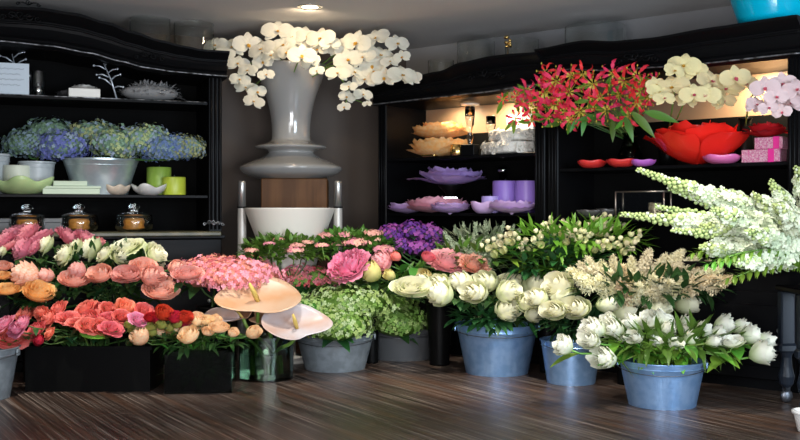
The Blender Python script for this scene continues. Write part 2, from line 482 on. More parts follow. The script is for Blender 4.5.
def tallpot(x,y,r,h,label,name='tall_vase',m=black_pot,group='tall black vases behind the buckets'):
    t=thing(name,(x,y,0),0,label,'vase',group)
    MB().lathe([(r*.72,0),(r*.74,.01),(r*.8,h*.4),(r*.97,h*.97),(r,h),(r-.006,h),(r*.78,h*.5),(r*.68,.02),(0,.02)],28).build('vase_body',m,t)
    MB().lathe([(r-.004,h-.02),(r+.008,h-.016),(r+.01,h-.004),(r+.002,h+.004),(r-.008,h)],28,close=True).build('rim',m,t)
    return Vector((x,y,h)),r
V={}
V['a']=tallpot(-2.16,5.97,.11,.42,'tall black vase under the roses at far left')
V['b']=tallpot(-1.70,6.02,.11,.42,'tall black vase behind the black trough, under the peach roses')
V['c']=tallpot(-1.15,6.22,.10,.42,'tall black vase under the pink hydrangeas')
V['d']=tallpot(-.77,6.42,.075,.5,'tall black vase before the white cone planter')
V['e']=tallpot(-.19,6.68,.06,.5,'slim black vase between the two green hydrangea buckets')
V['f']=tallpot(.26,6.6,.09,.42,'tall black vase under the pink peonies')
V['g']=tallpot(.28,6.87,.07,.58,'tall black vase under the purple flowers')
V['h']=tallpot(.56,6.68,.075,.6,'tall black vase under the grey-green spikes')
V['i']=tallpot(.93,6.3,.065,.5,'slim black vase under the cream bud sprays')
V['j']=tallpot(1.33,5.85,.08,.42,'tall black vase under the feathery cream plumes')
# black trough
tr=thing('planter_trough',P(96,392,5.7)*1 - Vector((0,0,P(96,392,5.7).z)),.0,'black rectangular trough under the coral roses at left','planter')
tr.location=(P(96,392,5.75).x,5.75,0)
MB().box((0,-.15,.125),(.70,.012,.25)).box((0,.15,.125),(.70,.012,.25)).box((-.344,0,.125),(.012,.30,.25)).box((.344,0,.125),(.012,.30,.25)).box((0,0,.01),(.69,.3,.02)).build('trough_body',black_pot,tr,smooth=False)
MB().box((0,-.156,.245),(.72,.02,.02)).box((0,.156,.245),(.72,.02,.02)).box((-.352,0,.245),(.02,.33,.02)).box((.352,0,.245),(.02,.33,.02)).build('rim',black_pot,tr,smooth=False)
TR=Vector((tr.location.x,5.75,.25))

# ------------------------------------------------------------------ flower parts
def frame(n, spin=0.0):
    n=Vector(n).normalized(); q=Vector((0,0,1)).rotation_difference(n)
    return q @ Quaternion((0,0,1),spin)
def leafmesh(mb, p, d, up, L_, W, m=0, bend=.25, fold=.25, tip=1.0):
    d=Vector(d).normalized(); up=Vector(up)
    s=d.cross(up)
    if s.length<1e-3: s=d.cross(Vector((1,0,.1)))
    s.normalize(); n=s.cross(d)
    def fn(u,v):
        w=W*.5*math.sin(PI*min(1,(v*.93+.05))**.8)
        x=(u-.5)*2
        return p + d*(L_*v) + s*(x*w) + n*(abs(x)*w*fold - bend*L_*v*v)
    mb.grid(fn,2,5,m)
def bloom(seed, rings, Hh=1.0, ruffle=0.0, core=True, pu=5, pv=5, twist=0.0):
    """rings: (count, radius, height, curl, halfwidth factor). Radius 1 bloom, axis +Z, base at origin."""
    r=random.Random(seed); mb=MB()
    for k,(n,rad,h,curl,wf) in enumerate(rings):
        off=r.random()*2*PI
        for i in range(n):
            ph=off+2*PI*i/n+r.uniform(-.12,.12); hw=PI/n*wf
            rr=rad*r.uniform(.93,1.07); hh=h*Hh*r.uniform(.92,1.06); cc=curl*r.uniform(.6,1.4)
            s1=r.uniform(0,6); tw=r.uniform(-.15,.15)+twist
            def fn(u,v,ph=ph,hw=hw,rr=rr,hh=hh,cc=cc,s1=s1,tw=tw):
                x=(u-.5)*2
                t=v*(1-.16*x*x)
                a=ph+x*hw*(.45+.62*math.sin(PI*min(1,.12+t*.62)))*(1-.25*max(0,v-.75)*4*.3)+tw*t
                ra=.08+ (rr-.08)*math.sin(PI/2*min(1,t*1.25))**.8 + cc*max(0,t-.45)**2*2.2 - (.12*rr*max(0,t-.7) if cc<.02 else 0)
                z=hh*t**1.15 - cc*max(0,t-.55)**2*1.3*Hh
                if ruffle:
                    q=ruffle*v*v
                    ra+=q*math.sin(x*7+s1); z+=q*math.cos(x*9+s1*2)*.7
                ra*=1+.03*x
                return (ra*math.cos(a),ra*math.sin(a),z)
            mb.grid(fn,pu,pv,0)
    return mb
ROSE=[(3,.2,1.0,.0,1.5),(4,.38,1.02,.02,1.4),(5,.58,1.0,.06,1.35),(5,.76,.95,.12,1.3),(5,.90,.84,.18,1.3),(5,.97,.62,.26,1.2)]
ROSEO=[(3,.18,.86,.0,1.5),(4,.36,.85,.05,1.35),(5,.52,.82,.12,1.3),(6,.68,.76,.22,1.25),(6,.80,.62,.34,1.2),(6,.84,.42,.45,1.1)]
BUD=[(3,.35,1.25,.0,1.5),(3,.6,1.22,.0,1.5),(4,.85,1.12,.02,1.4),(4,.98,.95,.05,1.3)]
PEONY=[(5,.15,.85,.05,1.2),(7,.3,.88,.1,1.1),(8,.45,.86,.12,1.1),(9,.6,.8,.16,1.1),(9,.74,.7,.2,1.1),(9,.86,.55,.24,1.1),(9,.92,.36,.3,1.1)]
TULIP=[(4,.3,.98,.06,1.3),(5,.5,1.0,.14,1.2),(5,.66,.98,.2,1.15),(6,.80,.9,.26,1.05),(6,.88,.72,.34,1.0)]
MESH={}
def bm_(kind, mt, nvar=5):
    key=(kind,mt.name)
    if key not in MESH:
        lst=[]
        for i in range(nvar):
            if kind=='rose': mb=bloom(i+1,ROSE,1.25,.02)
            elif kind=='roseopen': mb=bloom(i+11,ROSEO,1.0,.025)
            elif kind=='bud': mb=bloom(i+21,BUD,1.35,0)
            elif kind=='peony': mb=bloom(i+31,PEONY,1.15,.07)
            elif kind=='carnation': mb=bloom(i+41,PEONY,.95,.10)
            elif kind=='tulip': mb=bloom(i+51,TULIP,1.3,.04)
            lst.append(mb.mesh(kind+'_bloom',mt))
        MESH[key]=lst
    return R.choice(MESH[key])
def bez(a,b,c,d,n=8):
    out=[]
    for i in range(n+1):
        t=i/n; u=1-t
        out.append(a*u**3+b*3*u*u*t+c*3*u*t*t+d*t**3)
    return out
SQ=(1.32,.9,.55)
def squat(a,spin=0.0):
    z=Vector(a).normalized(); x=Vector((0,0,1)).cross(z)
    x=Vector((1,0,0)) if x.length<.05 else x.normalized()
    y=z.cross(x)
    q=Matrix((x,y,z)).transposed().to_quaternion()
    return q,tuple(math.sqrt((SQ[0]*e.x)**2+(SQ[1]*e.y)**2+(SQ[2]*e.z)**2) for e in (x,y,z))
def flower(name, head, rad, mouth, mr, kind, mt, label, cat, group, tilt=.6, cam=.35, up=.7, nleaf=4, lm=None, lsize=.09, sepal=True, stem_r=.004, depth=.12, sm=None, leafz=(.03,.17), side=.75):
    """one cut flower: bloom, stem, leaves"""
    lm=lm or leaf_d
    ang=math.atan2(head.y-mouth.y, head.x-mouth.x)+R.uniform(-.4,.4); rr=mr*R.uniform(.1,.6)
    base=Vector((mouth.x+math.cos(ang)*rr, mouth.y+math.sin(ang)*rr, mouth.z-depth))
    out=(head-mouth); out.z=0; 
    if out.length>1e-3: out=out.normalized()*min(1,out.length/.15)
    if kind in ('rose','roseopen','tulip','bud'): out.y*=.35
    sg_=1 if R.random()<.5+.45*out.x else -1
    a=(out*tilt+Vector((0,-1,0))*cam+Vector((0,0,up))+Vector((sg_*R.uniform(.15,side),R.uniform(-.2,.2),R.uniform(-.15,.15)))).normalized()
    rad*={'rose':.86 if mt.name!='petal_creamy_white' else .93,'roseopen':.9,'tulip':1.0,'bud':.85 if label.startswith('small cream') else 1.0}.get(kind,1.0)
    qq,sc=squat(a); hb=head-a*rad*.5*sc[2]; rad*=1.0+.10*abs(a.x)
    t=thing(name, base, 0, label, cat, group)
    link('bloom', bm_(kind,mt), t, hb-base, qq).scale=tuple(rad*k for k in sc)
    lipz=Vector((mouth.x+math.cos(ang)*min(rr*1.15,mr*.8), mouth.y+math.sin(ang)*min(rr*1.15,mr*.8), mouth.z+.01))
    L_=(hb-lipz).length
    pts=[base]+bez(lipz,lipz+Vector((0,0,L_*.35)),hb-a*L_*.35,hb,8)
    MB().tube([p-base for p in pts],stem_r,5).build('stem',sm or stem_g,t)
    if sepal:
        mb=MB()
        for k in range(5):
            dd=(frame(a)@Vector((math.cos(k*1.257),math.sin(k*1.257),.5)))
            leafmesh(mb,hb-base-a*rad*.06,dd,a,rad*.75,rad*.3,bend=-.1)
        mb.build('sepals',leaf_m,t)
    if nleaf:
        mb=MB()
        for k in range(nleaf):
            f=R.uniform(*leafz); q=pts[-1]-a*f - Vector((0,0,f*.5))
            # follow the stem
            tt=1-min(.85,f/max(L_,.05)); q=pts[1:][int(tt*8)]
            th=R.uniform(0,6.28); dd=Vector((math.cos(th),math.sin(th)-.25,R.uniform(-.3,.35)))
            leafmesh(mb,q-base,dd,(0,0,1),lsize*R.uniform(.7,1.25),lsize*R.uniform(.4,.55),bend=R.uniform(.1,.5))
        mb.build('leaves',lm,t)
    return t

WHT=petal('creamy_white',(.90,.88,.66),grad=(.66,.74,.34),var=.05)
WHT2=petal('tulip_white',(.90,.90,.78),grad=(.55,.68,.30),var=.07)
PNK=petal('soft_pink',(.88,.34,.38),grad=(.78,.20,.26),var=.12)
PEA=petal('peach_pink',(.92,.42,.30),grad=(.90,.28,.14),var=.16,col2=(.93,.60,.50),nscale=9)
ORG=petal('apricot',(.95,.45,.10),grad=(.95,.45,.10),var=.06,col2=(.92,.68,.34),nscale=14)
COR=petal('coral',(.88,.15,.12),var=.18,col2=(.92,.32,.27),nscale=16)
MAG=petal('magenta_pink',(.88,.18,.32),var=.1,col2=(.9,.5,.6),nscale=10)
RED=petal('red',(.62,.035,.03),var=.15)
CRB=petal('cream_orange_bud',(.92,.78,.50),grad=(.85,.42,.16),var=.08,col2=(.92,.52,.28),nscale=8,trans=.2)
GRB=petal('green_bud',(.28,.36,.08),grad=(.14,.26,.05),var=.15,col2=(.35,.25,.06),nscale=10)
HPK=petal('hot_pink',(.92,.24,.44),grad=(.85,.45,.6),var=.05,col2=(.88,.36,.5),nscale=8)
LPK=petal('light_pink_peony',(.93,.46,.47),var=.06)
YEB=petal('yellow_bud',(.72,.60,.25),grad=(.5,.5,.15),var=.1)

def ranked(items, fn, row):
    items=sorted(items,key=lambda t:t[0]); n=len(items)
    for i,it in enumerate(items): fn(it, rank(i,n), row)

def rowset(rows, Y, mouth, mr, kind, mt, what, where, name, cat, group, dY=.0, **kw):
    """rows: {rowname: [(px,py,w),...]}"""
    for k,(row,lst) in enumerate(rows.items()):
        lst=sorted(lst); n=len(lst)
        for i,(px,py,w) in enumerate(lst):
            y=Y+dY*k+R.uniform(-.04,.04)
            r_=w/2*y/F/1.05
            rk=rank(i,n)
            lab=f"{what}, {rk}, {row} of {where}"
            flower(name,P(px,py,y),r_,mouth,mr,kind,mt,lab,cat,group,**kw)

# white roses: bucket A and B
rowset({'front row':[(444,295,36),(477,293,36),(505,311,34),(527,304,32),(505,293,34),(411,288,34),(532,315,26)],
        'back row':[(442,284,30),(465,283,34),(488,283,34),(512,283,32),(532,290,40),(425,283,24)]},
       6.02,mA,rA,'rose',WHT,'creamy white rose','the left bright bucket','white_rose','flower','white roses in the left bright bucket',dY=.22,nleaf=7,lsize=.11,tilt=.6,cam=.32,up=.42,side=1.1)
rowset({'front row':[(578,309,34),(604,304,32),(620,314,34),(654,311,36),(555,311,30)],
        'back row':[(560,288,38),(566,298,42),(626,301,28),(683,304,36),(540,299,30)]},
       5.72,mB,rB,'rose',WHT,'creamy white rose','the small middle bucket','white_rose','flower','white roses in the small bright bucket',dY=.15,nleaf=7,lsize=.11,tilt=.6,cam=.32,up=.42,side=1.1)
# white tulips bucket C
rowset({'front row':[(592,341,28),(566,347,26),(606,359,34),(636,338,20),(675,345,18),(689,339,20),(711,342,20),(732,343,24),(758,354,34),(655,342,16)],
        'middle row':[(598,330,32),(616,331,30),(622,338,22),(684,333,20),(701,331,22),(716,334,20),(747,336,28),(761,342,26),(589,336,22),(665,331,22)],
        'back row':[(635,325,26),(652,322,26),(664,322,26),(684,326,24),(721,326,28),(737,328,24),(610,324,24)]},
       5.08,mC,rC,'tulip',WHT2,'white double tulip','the front right bucket','white_tulip','flower','white tulips in the front bucket',dY=.12,nleaf=4,lm=leaf_b,lsize=.15,tilt=.7,cam=.25,up=.5,sepal=False,stem_r=.0055,sm=stem_l)
# upper left
rowset({'upper row':[(10,233,34),(24,236,34),(38,238,28),(72,238,32),(89,240,30),(101,243,18)],
        'lower row':[(3,241,26),(21,249,30),(8,246,24),(34,246,24)]},6.1,V['a'][0],.1,'carnation',PNK,'ruffled soft pink rose','the far left pink bunch','pink_rose','flower','soft pink roses at far left',dY=-.08,nleaf=3)
rowset({'upper row':[(46,244,28),(91,248,38),(125,246,38),(157,254,36),(76,246,26)],
        'lower row':[(64,254,36),(122,256,32),(104,254,26),(2,251,18)]},6.02,V['b'][0],.1,'roseopen',WHT,'cream rose','the bunch below the amber jars','cream_rose','flower','cream roses below the amber jars',dY=-.08,nleaf=6,cam=.3,up=.5,side=1.1)
rowset({'upper row':[(80,271,26),(143,267,28),(49,276,24),(2,267,20)],
        'lower row':[(30,276,42),(74,280,30),(101,275,32),(128,275,32),(150,277,34),(160,291,34),(175,268,26),(187,274,28)]},5.84,V['b'][0],.1,'rose',PEA,'peach pink rose','the peach bunch at left','peach_rose','flower','peach roses at left',dY=-.05,nleaf=6,lsize=.11,cam=.3,up=.5,side=1.1)
rowset({'bunch':[(3,276,16),(6,290,26),(38,293,34)]},5.75,V['a'][0],.1,'rose',ORG,'apricot orange rose','apricot roses at left edge','orange_rose','flower','apricot roses at left edge',nleaf=5)
# coral roses
rowset({'back row':[(57,309,26),(83,308,28),(99,309,24),(109,308,20),(127,308,30),(146,311,26),(40,312,22),(24,314,28)],
        'middle row':[(48,318,28),(68,317,24),(89,317,26),(108,317,24),(122,316,22),(35,330,28),(100,320,22)],
        'front row':[(10,338,34),(49,333,18),(89,325,26),(102,326,26),(112,328,24),(0,330,20),(76,322,18)]},
       5.72,TR,.12,'roseopen',COR,'coral pink rose','the black trough','coral_rose','flower','coral roses over the black trough',dY=-.12,nleaf=4,lsize=.07,tilt=.4,cam=.5)
rowset({'cluster':[(3,323,26),(22,323,26),(14,329,26),(139,319,22)]},5.45,TR,.12,'roseopen',MAG,'magenta pink rose','pinkest roses above the trough','magenta_rose','flower','magenta roses above the trough',nleaf=2,lsize=.06,tilt=.4,cam=.5)
rowset({'cluster':[(40,341,16),(163,314,24),(157,319,18),(174,318,20),(184,318,20),(184,324,16),(150,318,16)]},5.5,TR,.12,'rose',RED,'small red rose','red roses beside the cream buds','red_rose','flower','red roses above the trough',nleaf=3,lsize=.06,tilt=.4,cam=.5)

# ------------------------------------------------------------------ square glass vase with buds
def glassvase(x,y,r,h,label,name='glass_vase',sq=False,wl=.5,mt=glass,group='clear glass vases on the floor',z=0,cat='vase'):
    t=thing(name,(x,y,z),0,label,cat,group)
    seg=4 if sq else 40
    k=1.3 if sq else 1
    mb=MB().lathe([(0,0),(r*k,0),(r*k,h),(r*k-.006,h),(r*k-.006,.012),(0,.012)],seg)
    if sq:
        Mx=Matrix.Rotation(PI/4+.1,4,'Z'); mb2=MB().merge(mb,Mx); mb=mb2
    sharp(mb.build('vase_body',mt,t,smooth=not sq),40)
    if wl:
        w=MB().lathe([(0,.0125),(r*k-.0065,.0125),(r*k-.0065,h*wl),(0,h*wl)],seg)
        if sq: w=MB().merge(w,Matrix.Rotation(PI/4+.1,4,'Z'))
        sharp(w.build('water',water,t,smooth=not sq),40)
    return Vector((x,y,z+h)),r
gx=P(199,388,5.65).x
mG,rG=glassvase(gx,5.72,.20,.24,'wide square glass vase holding small cream buds, left of the glass cylinder',sq=True,mt=dark_glass,wl=0)
cx=P(266,378,6.05).x
mH,rH=glassvase(cx,6.06,.165,.26,'clear glass cylinder with thick green stems, holding the anthuriums',wl=.6,mt=green_glass)
rowset({'front row':[(143,339,26),(190,338,26),(219,329,20),(251,334,20),(232,334,14),(207,333,14)],
        'back row':[(163,333,18),(176,331,18),(192,330,15),(197,323,16),(206,322,16),(200,329,13),(197,318,15),(214,322,16)]},
       5.48,mG,rG,'bud',CRB,'small cream and orange bud','the square glass vase','ranunculus_bud','flower','cream buds over the square glass vase',dY=.12,nleaf=3,lm=leaf_m,lsize=.07,tilt=.7,cam=.4)
rowset({'group':[(138,332,16),(149,328,16),(163,326,13),(178,325,14),(171,329,12),(154,333,12),(132,326,12)]},
       5.5,mG,rG,'bud',GRB,'closed green bud','green buds below the red roses','green_bud','flower','green buds below the red roses',nleaf=3,lm=leaf_m,lsize=.07,tilt=.7,cam=.4)
# anthuriums
SPA=mat('pale_pink_spathe',(.50,.25,.14),rough=.35,var=.1,col2=(.52,.33,.23),nscale=6,trans=.1)
SPW=mat('white_pink_spathe',(.50,.33,.27),rough=.3,var=.05,col2=(.52,.47,.48),nscale=5,trans=.1)
SPD=mat('yellow_spadix',(.70,.50,.12),rough=.6,bump=.4,bscale=200)
def anthurium(px,py,w,Y,n,spin,label,m,cup=.15,fold=0.0):
    head=P(px,py,Y); r_=w/2*Y/F
    ang=R.uniform(0,6.28); base=Vector((mH.x+math.cos(ang)*.06,mH.y+math.sin(ang)*.06,.03))
    t=thing('anthurium',base,0,label,'flower','pale anthuriums in the glass cylinder')
    q,sc_=squat(n)
    def fn(u,v):
        a=2*PI*u+spin
        # heart outline
        rr=1-.16*math.cos(a)+.20*abs(math.sin(a))*.0
        rr=(1.0-.42*max(0,math.cos(a))**6 + .18*max(0,-math.cos(a))**3)
        rad=v*rr; a-=spin
        x,y=rad*math.cos(a),rad*math.sin(a)
        z=cup*(rad**2)-.08*math.sin(3*a)*v*v + fold*abs(y)*1.2
        return (x*r_,y*r_*(1-fold*.5),z*r_)
    mb=MB().grid(fn,40,7,0,True)
    o=mb.build('spathe',m,t); o.location=head-base; o.rotation_mode='QUATERNION'; o.rotation_quaternion=q; o.scale=sc_
    md=o.modifiers.new('thickness','SOLIDIFY'); md.thickness=.003
    d=q@Vector((-.35,0,1)); 
    MB().tube([head-base, head-base+d*r_*.35, head-base+d*r_*.7],[r_*.07,r_*.08,r_*.04],8).build('spadix',SPD,t)
    st=bez(base,base+Vector((0,0,.25)),head-Vector(n)*.1-Vector((0,0,.1)),head,12)
    MB().tube([p-base for p in st],.011,7).build('stem',stem_l,t)
    return t
anthurium(258,301,66,5.85,(.1,-.75,1),1.7,'broad salmon cream anthurium, topmost and largest of its bunch',SPA)
anthurium(243,318,34,5.9,(-.5,-.3,.8),.4,'pinkish anthurium with folded spathe under the topmost one',SPA,fold=.35)
anthurium(222,318,30,5.85,(-.3,-1.0,.4),2.2,'small mauve pink anthurium standing leftmost of its bunch',SPW,fold=.5)
anthurium(286,314,42,6.1,(.3,-.5,.8),2.8,'white edged anthurium in the middle between the two largest',SPW)
anthurium(297,328,56,5.85,(.25,-.75,.9),1.2,'glossy white round anthurium, rightmost, touching the green hydrangea',SPW,cup=.3)
anthurium(268,318,36,5.98,(.1,-.6,.6),3.4,'salmon anthurium with yellow spadix beneath the largest one',SPA,fold=.2)

# ------------------------------------------------------------------ hydrangea type heads
def florets(n, sx, sz, fs, seed, nm=1, jitter=.12, petals=4, zmin=-.35):
    r=random.Random(seed); mb=MB(); ga=PI*(3-5**.5)
    for i in range(n):
        z=1-(1-zmin)*(i+.5)/n; rr=math.sqrt(max(0,1-z*z)); a=i*ga
        nrm=Vector((rr*math.cos(a),rr*math.sin(a),z))
        lump=1+.10*math.sin(a*3+z*4+seed)+.06*math.sin(a*7+seed*2)
        p=Vector((nrm.x*sx*lump,nrm.y*sx*lump,nrm.z*sz*lump))*(1+r.uniform(-jitter,jitter))
        nr=(nrm+Vector((r.uniform(-.5,.5),r.uniform(-.5,.5),r.uniform(-.3,.5)))).normalized()
        q=frame(nr,r.uniform(0,6.28)); f=fs*r.uniform(.75,1.2); mi=r.randrange(nm)
        for k in range(petals):
            b=2*PI*k/petals; ca,sa=math.cos(b),math.sin(b)
            pts=[(0,0,0),(.55*f,-.42*f,.1*f),(1.0*f,0,.0),(.55*f,.42*f,.1*f)]
            bi=len(mb.v)
            for (x,y,zz) in pts:
                w_=q@Vector((x*ca-y*sa,x*sa+y*ca,zz)); mb.v.append(tuple(p+w_))
            mb.face((bi,bi+1,bi+2,bi+3),mi)
    # closed inner body of tiny stalks
    return mb
def coremesh(sx,sz):
    return MB().ball((0,0,sz*.05),1,0,12,8,(sx*.85,sx*.85,sz*.8))
def hydrangea(px,py,w,h,Y,mouth,mr,mats,label,n=170,fs=.13,seed=1,name='hydrangea',group=None,corem=None,nleaf=4,lm=None,zmin=-.35,cat='flower',petals=4):
    head=P(px,py,Y); rx=w/2*Y/F*1.12; rz=h/2*Y/F*1.25
    base=Vector((mouth.x+R.uniform(-.3,.3)*mr,mouth.y+R.uniform(-.3,.3)*mr,mouth.z-.1))
    t=thing(name,base,0,label,cat,group)
    mb=florets(n,rx*.92,rz*.92,rx*fs,seed,len(mats),zmin=zmin,petals=petals)
    o=mb.build('flower_head',mats,t,smooth=False); o.location=head-base-Vector((0,0,rz*.15))
    c=coremesh(rx*.94,rz*.9); c2=c.build('inner_stalks',corem or leaf_m,o)
    MB().tube([p-base for p in [base]+bez(Vector((base.x,base.y,mouth.z)),Vector((base.x,base.y,mouth.z+.05)),head-Vector((0,0,.15)),head-Vector((0,0,rz*.5)),6)],.006,6).build('stem',stem_g,t)
    if nleaf:
        mb=MB()
        for k in range(nleaf):
            a=R.uniform(0,6.28); dd=Vector((math.cos(a),math.sin(a)-.3,R.uniform(-.5,.1)))
            leafmesh(mb,head-base-Vector((0,0,rz*.6)),dd,(0,0,1),min(.17,rx*R.uniform(.8,1.1)),min(.08,rx*.5),bend=.15)
        mb.build('leaves',lm or leaf_d,t)
    return t
HG1=petal('hydrangea_pale_green',(.29,.42,.13),var=.1); HG2=petal('hydrangea_mint',(.40,.53,.27),var=.1); HG3=petal('hydrangea_green',(.18,.34,.07),var=.1)
HP1=petal('hydrangea_rose',(.80,.24,.26),var=.1); HP2=petal('hydrangea_pink',(.86,.36,.44),var=.1); HP3=petal('hydrangea_salmon',(.75,.30,.22),var=.1)
HB1=petal('hydrangea_blue',(.16,.22,.50),var=.2); HB2=petal('hydrangea_slate',(.30,.40,.50),var=.2); HB3=petal('hydrangea_teal_green',(.22,.36,.24),var=.2); HB4=petal('hydrangea_olive',(.44,.50,.24),var=.2)
g='pale green hydrangeas in the dull grey bucket'
hydrangea(350,301,84,40,6.42,mD,rD,[HG1,HG2,HG1,HG3],'pale green hydrangea head, largest and highest in the dull grey bucket',520,.062,3,group=g)
hydrangea(307,314,58,36,6.28,mD,rD,[HG1,HG2,HG1],'pale green hydrangea head at left of the dull grey bucket, beside the anthuriums',400,.078,4,group=g)
hydrangea(336,323,70,34,6.2,mD,rD,[HG1,HG2,HG3],'pale green hydrangea head in front, hanging over the dull grey bucket rim',440,.07,5,group=g)
g='dark green hydrangeas in the charcoal bucket'
hydrangea(390,304,50,32,6.85,mE,rE,[HG3,HG1,HG3],'yellowish green hydrangea head beside the big pale one',340,.09,6,group=g)
hydrangea(398,320,58,32,6.72,mE,rE,[HG3,HG3,HG1],'dark green hydrangea head over the charcoal bucket rim',380,.08,7,group=g)
g='pink hydrangeas before the white cone planter'
hydrangea(240,275,82,32,6.1,V['c'][0],.08,[HP1,HP2,HP2,HP3],'large mottled pink hydrangea head in the middle, above the anthuriums',620,.06,8,group=g,corem=HP3)
hydrangea(200,273,62,28,6.2,V['c'][0],.08,[HP1,HP3,HP2],'salmon pink hydrangea head left of the large mottled one',460,.075,9,group=g,corem=HP3)
hydrangea(216,267,54,22,6.3,V['c'][0],.08,[HP1,HP3],'rose pink hydrangea head behind the large mottled one',380,.08,10,group=g,corem=HP3)
g='red-pink clusters beside the pink hydrangea'
hydrangea(318,277,40,20,6.6,V['e'][0],.05,[COR,HP1,HG3],'coral red flower cluster above the pale green hydrangeas',150,.14,11,name='flower_cluster',group=g)
hydrangea(294,278,36,22,6.55,V['d'][0],.05,[HP3,HG3,COR],'greenish coral flower cluster right of the mottled pink hydrangea',150,.15,12,name='flower_cluster',group=g)
hydrangea(300,272,32,14,6.6,V['d'][0],.05,[MAG,HP1],'magenta flower cluster right of the mottled pink hydrangea',110,.16,13,name='flower_cluster',group=g)

# ------------------------------------------------------------------ peonies
def one(name,px,py,w,Y,v,kind,mt,label,cat='flower',group=None,**kw):
    mo,r_=V[v]; flower(name,P(px,py,Y),w/2*Y/F/1.05,mo,r_,kind,mt,label,cat,group,**kw)
g='peonies in front of the purple flowers'
one('peony',347,265,46,6.3,'f','peony',HPK,'large hot pink peony leaning left above the green hydrangea',group=g,nleaf=6,lsize=.13,cam=.35,up=1.0,side=.5)
one('peony',382,262,32,6.45,'f','peony',LPK,'pale peach peony just right of the hot pink one',group=g,nleaf=4,lsize=.13)
one('peony',448,260,38,6.5,'f','peony',LPK,'light pink peony above the white roses, right of the purple flowers',group=g,nleaf=5,lsize=.14,cam=.35,up=1.0,side=.4)
one('peony',474,263,30,6.5,'f','peony',PEA,'coral pink peony, rightmost of the peonies',group=g,nleaf=4,lsize=.13)
g='peony buds'
for px,py,w,m_,l in ((375,275,24,YEB,'yellow peony bud below the pale peach peony'),(343,279,18,YEB,'yellow peony bud under the hot pink peony'),(425,280,20,YEB,'pale yellow peony bud just above the white roses'),(427,259,14,COR,'round coral peony bud left of the light pink peony'),(398,258,12,COR,'small coral bud right of the pale peach peony'),(392,277,14,YEB,'small yellow peony bud right of the larger yellow bud')):
    one('peony_bud',px,py,w,6.35,'f','bud',m_,l,group=g,nleaf=4,lm=leaf_m,lsize=.13)

# ------------------------------------------------------------------ leafy bunches with flat clusters
def leafdome(mb,c,rx,ry,rz,n,L_,W,m=0,seed=0,zmin=-.2,outm=.8):
    r=random.Random(seed)
    for i in range(n):
        z=r.uniform(zmin,1); a=r.uniform(0,2*PI); q=math.sqrt(max(0,1-z*z)); s=r.uniform(.55,1)
        nrm=Vector((q*math.cos(a),q*math.sin(a),z)); p=Vector((nrm.x*rx*s,nrm.y*ry*s,nrm.z*rz*s))+Vector(c)
        d=(nrm*outm+Vector((r.uniform(-.6,.6),r.uniform(-.6,.6),r.uniform(-.2,.6))))
        leafmesh(mb,p,d,(0,0,1) if abs(nrm.z)<.8 else (r.uniform(-1,1),r.uniform(-1,1),.4),L_*r.uniform(.6,1.2),W*r.uniform(.7,1.2),m,bend=r.uniform(0,.4))
SP=petal('sedum_pink',(.80,.42,.34),var=.15); SP2=petal('sedum_rose',(.78,.30,.36),var=.1)
def sedum(px,py,w,Y,v,clusters,label,seed):
    mo,mr=V[v]; c=P(px,py,Y); rx=w/2*Y/F
    t=thing('sedum_bunch',mo-Vector((0,0,.1)),0,label,'plant','leafy bunches with pink flower clusters'); base=t.location.copy()
    mb=MB(); leafdome(mb,c-base+Vector((0,0,.0)),rx,.26,.12,800,.058,.036,0,seed); mb.build('foliage',leaf_m,t,smooth=True)
    st=MB()
    for k in range(9):
        a=R.uniform(0,6.28); e=c+Vector((math.cos(a)*rx*.6,math.sin(a)*.12,-.02))
        st.tube([p-base for p in bez(base+Vector((R.uniform(-.02,.02),R.uniform(-.02,.02),0)),mo+Vector((0,0,.05)),e-Vector((0,0,.1)),e,6)],.004,5)
    st.build('stems',stem_g,t)
    for i,(qx,qy,qw) in enumerate(clusters):
        p=P(qx,qy,Y-.08+(-.12 if qy>243 else .0)); r_=qw/2*.8*Y/F
        f=florets(60,r_,r_*.4,r_*.22,seed*9+i,2,zmin=0,petals=5)
        o=f.build('flower_cluster',[SP,SP2] if i%2 else [SP,SP],t,smooth=False); o.location=p-base
        s=MB().tube([(0,0,0),(R.uniform(-.02,.02),.02,-.09)],.004,5).build('cluster_stalk',stem_l,o)
sedum(282,255,86,6.5,'d',[(252,251,16),(270,244,14),(279,240,14),(294,251,22),(307,243,16),(322,246,16),(297,246,16)],'leafy green bunch with pink clusters at the foot of the white cone planter',3)
sedum(352,249,92,6.75,'e',[(326,237,24),(344,236,22),(372,234,24),(356,244,30),(370,240,22),(384,250,26),(338,245,14)],'leafy green bunch with salmon clusters left of the purple flowers',4)
# purple
PU1=petal('violet',(.16,.04,.30),var=.2); PU2=petal('purple_pink',(.35,.08,.36),var=.2); PUL=mat('dark_purple_foliage',(.035,.02,.04),rough=.6)
mo,_=V['g']
pur=[(392,233,26,'top left'),(412,230,28,'topmost'),(430,233,26,'top right'),(400,243,22,'lower left'),(420,247,30,'lower middle'),(436,243,20,'lower right')]
for i,(px,py,w,l) in enumerate(pur):
    hydrangea(px,py,w,18,6.85,mo,.05,[PU1,PU2] if py<240 else [PU2,PU2,PU1],f'violet purple aster cluster, {l} of its bunch, left of grey-green spikes',90,.17,20+i,name='purple_flower',group='purple flowers behind the peonies',corem=PUL,nleaf=3,petals=5)
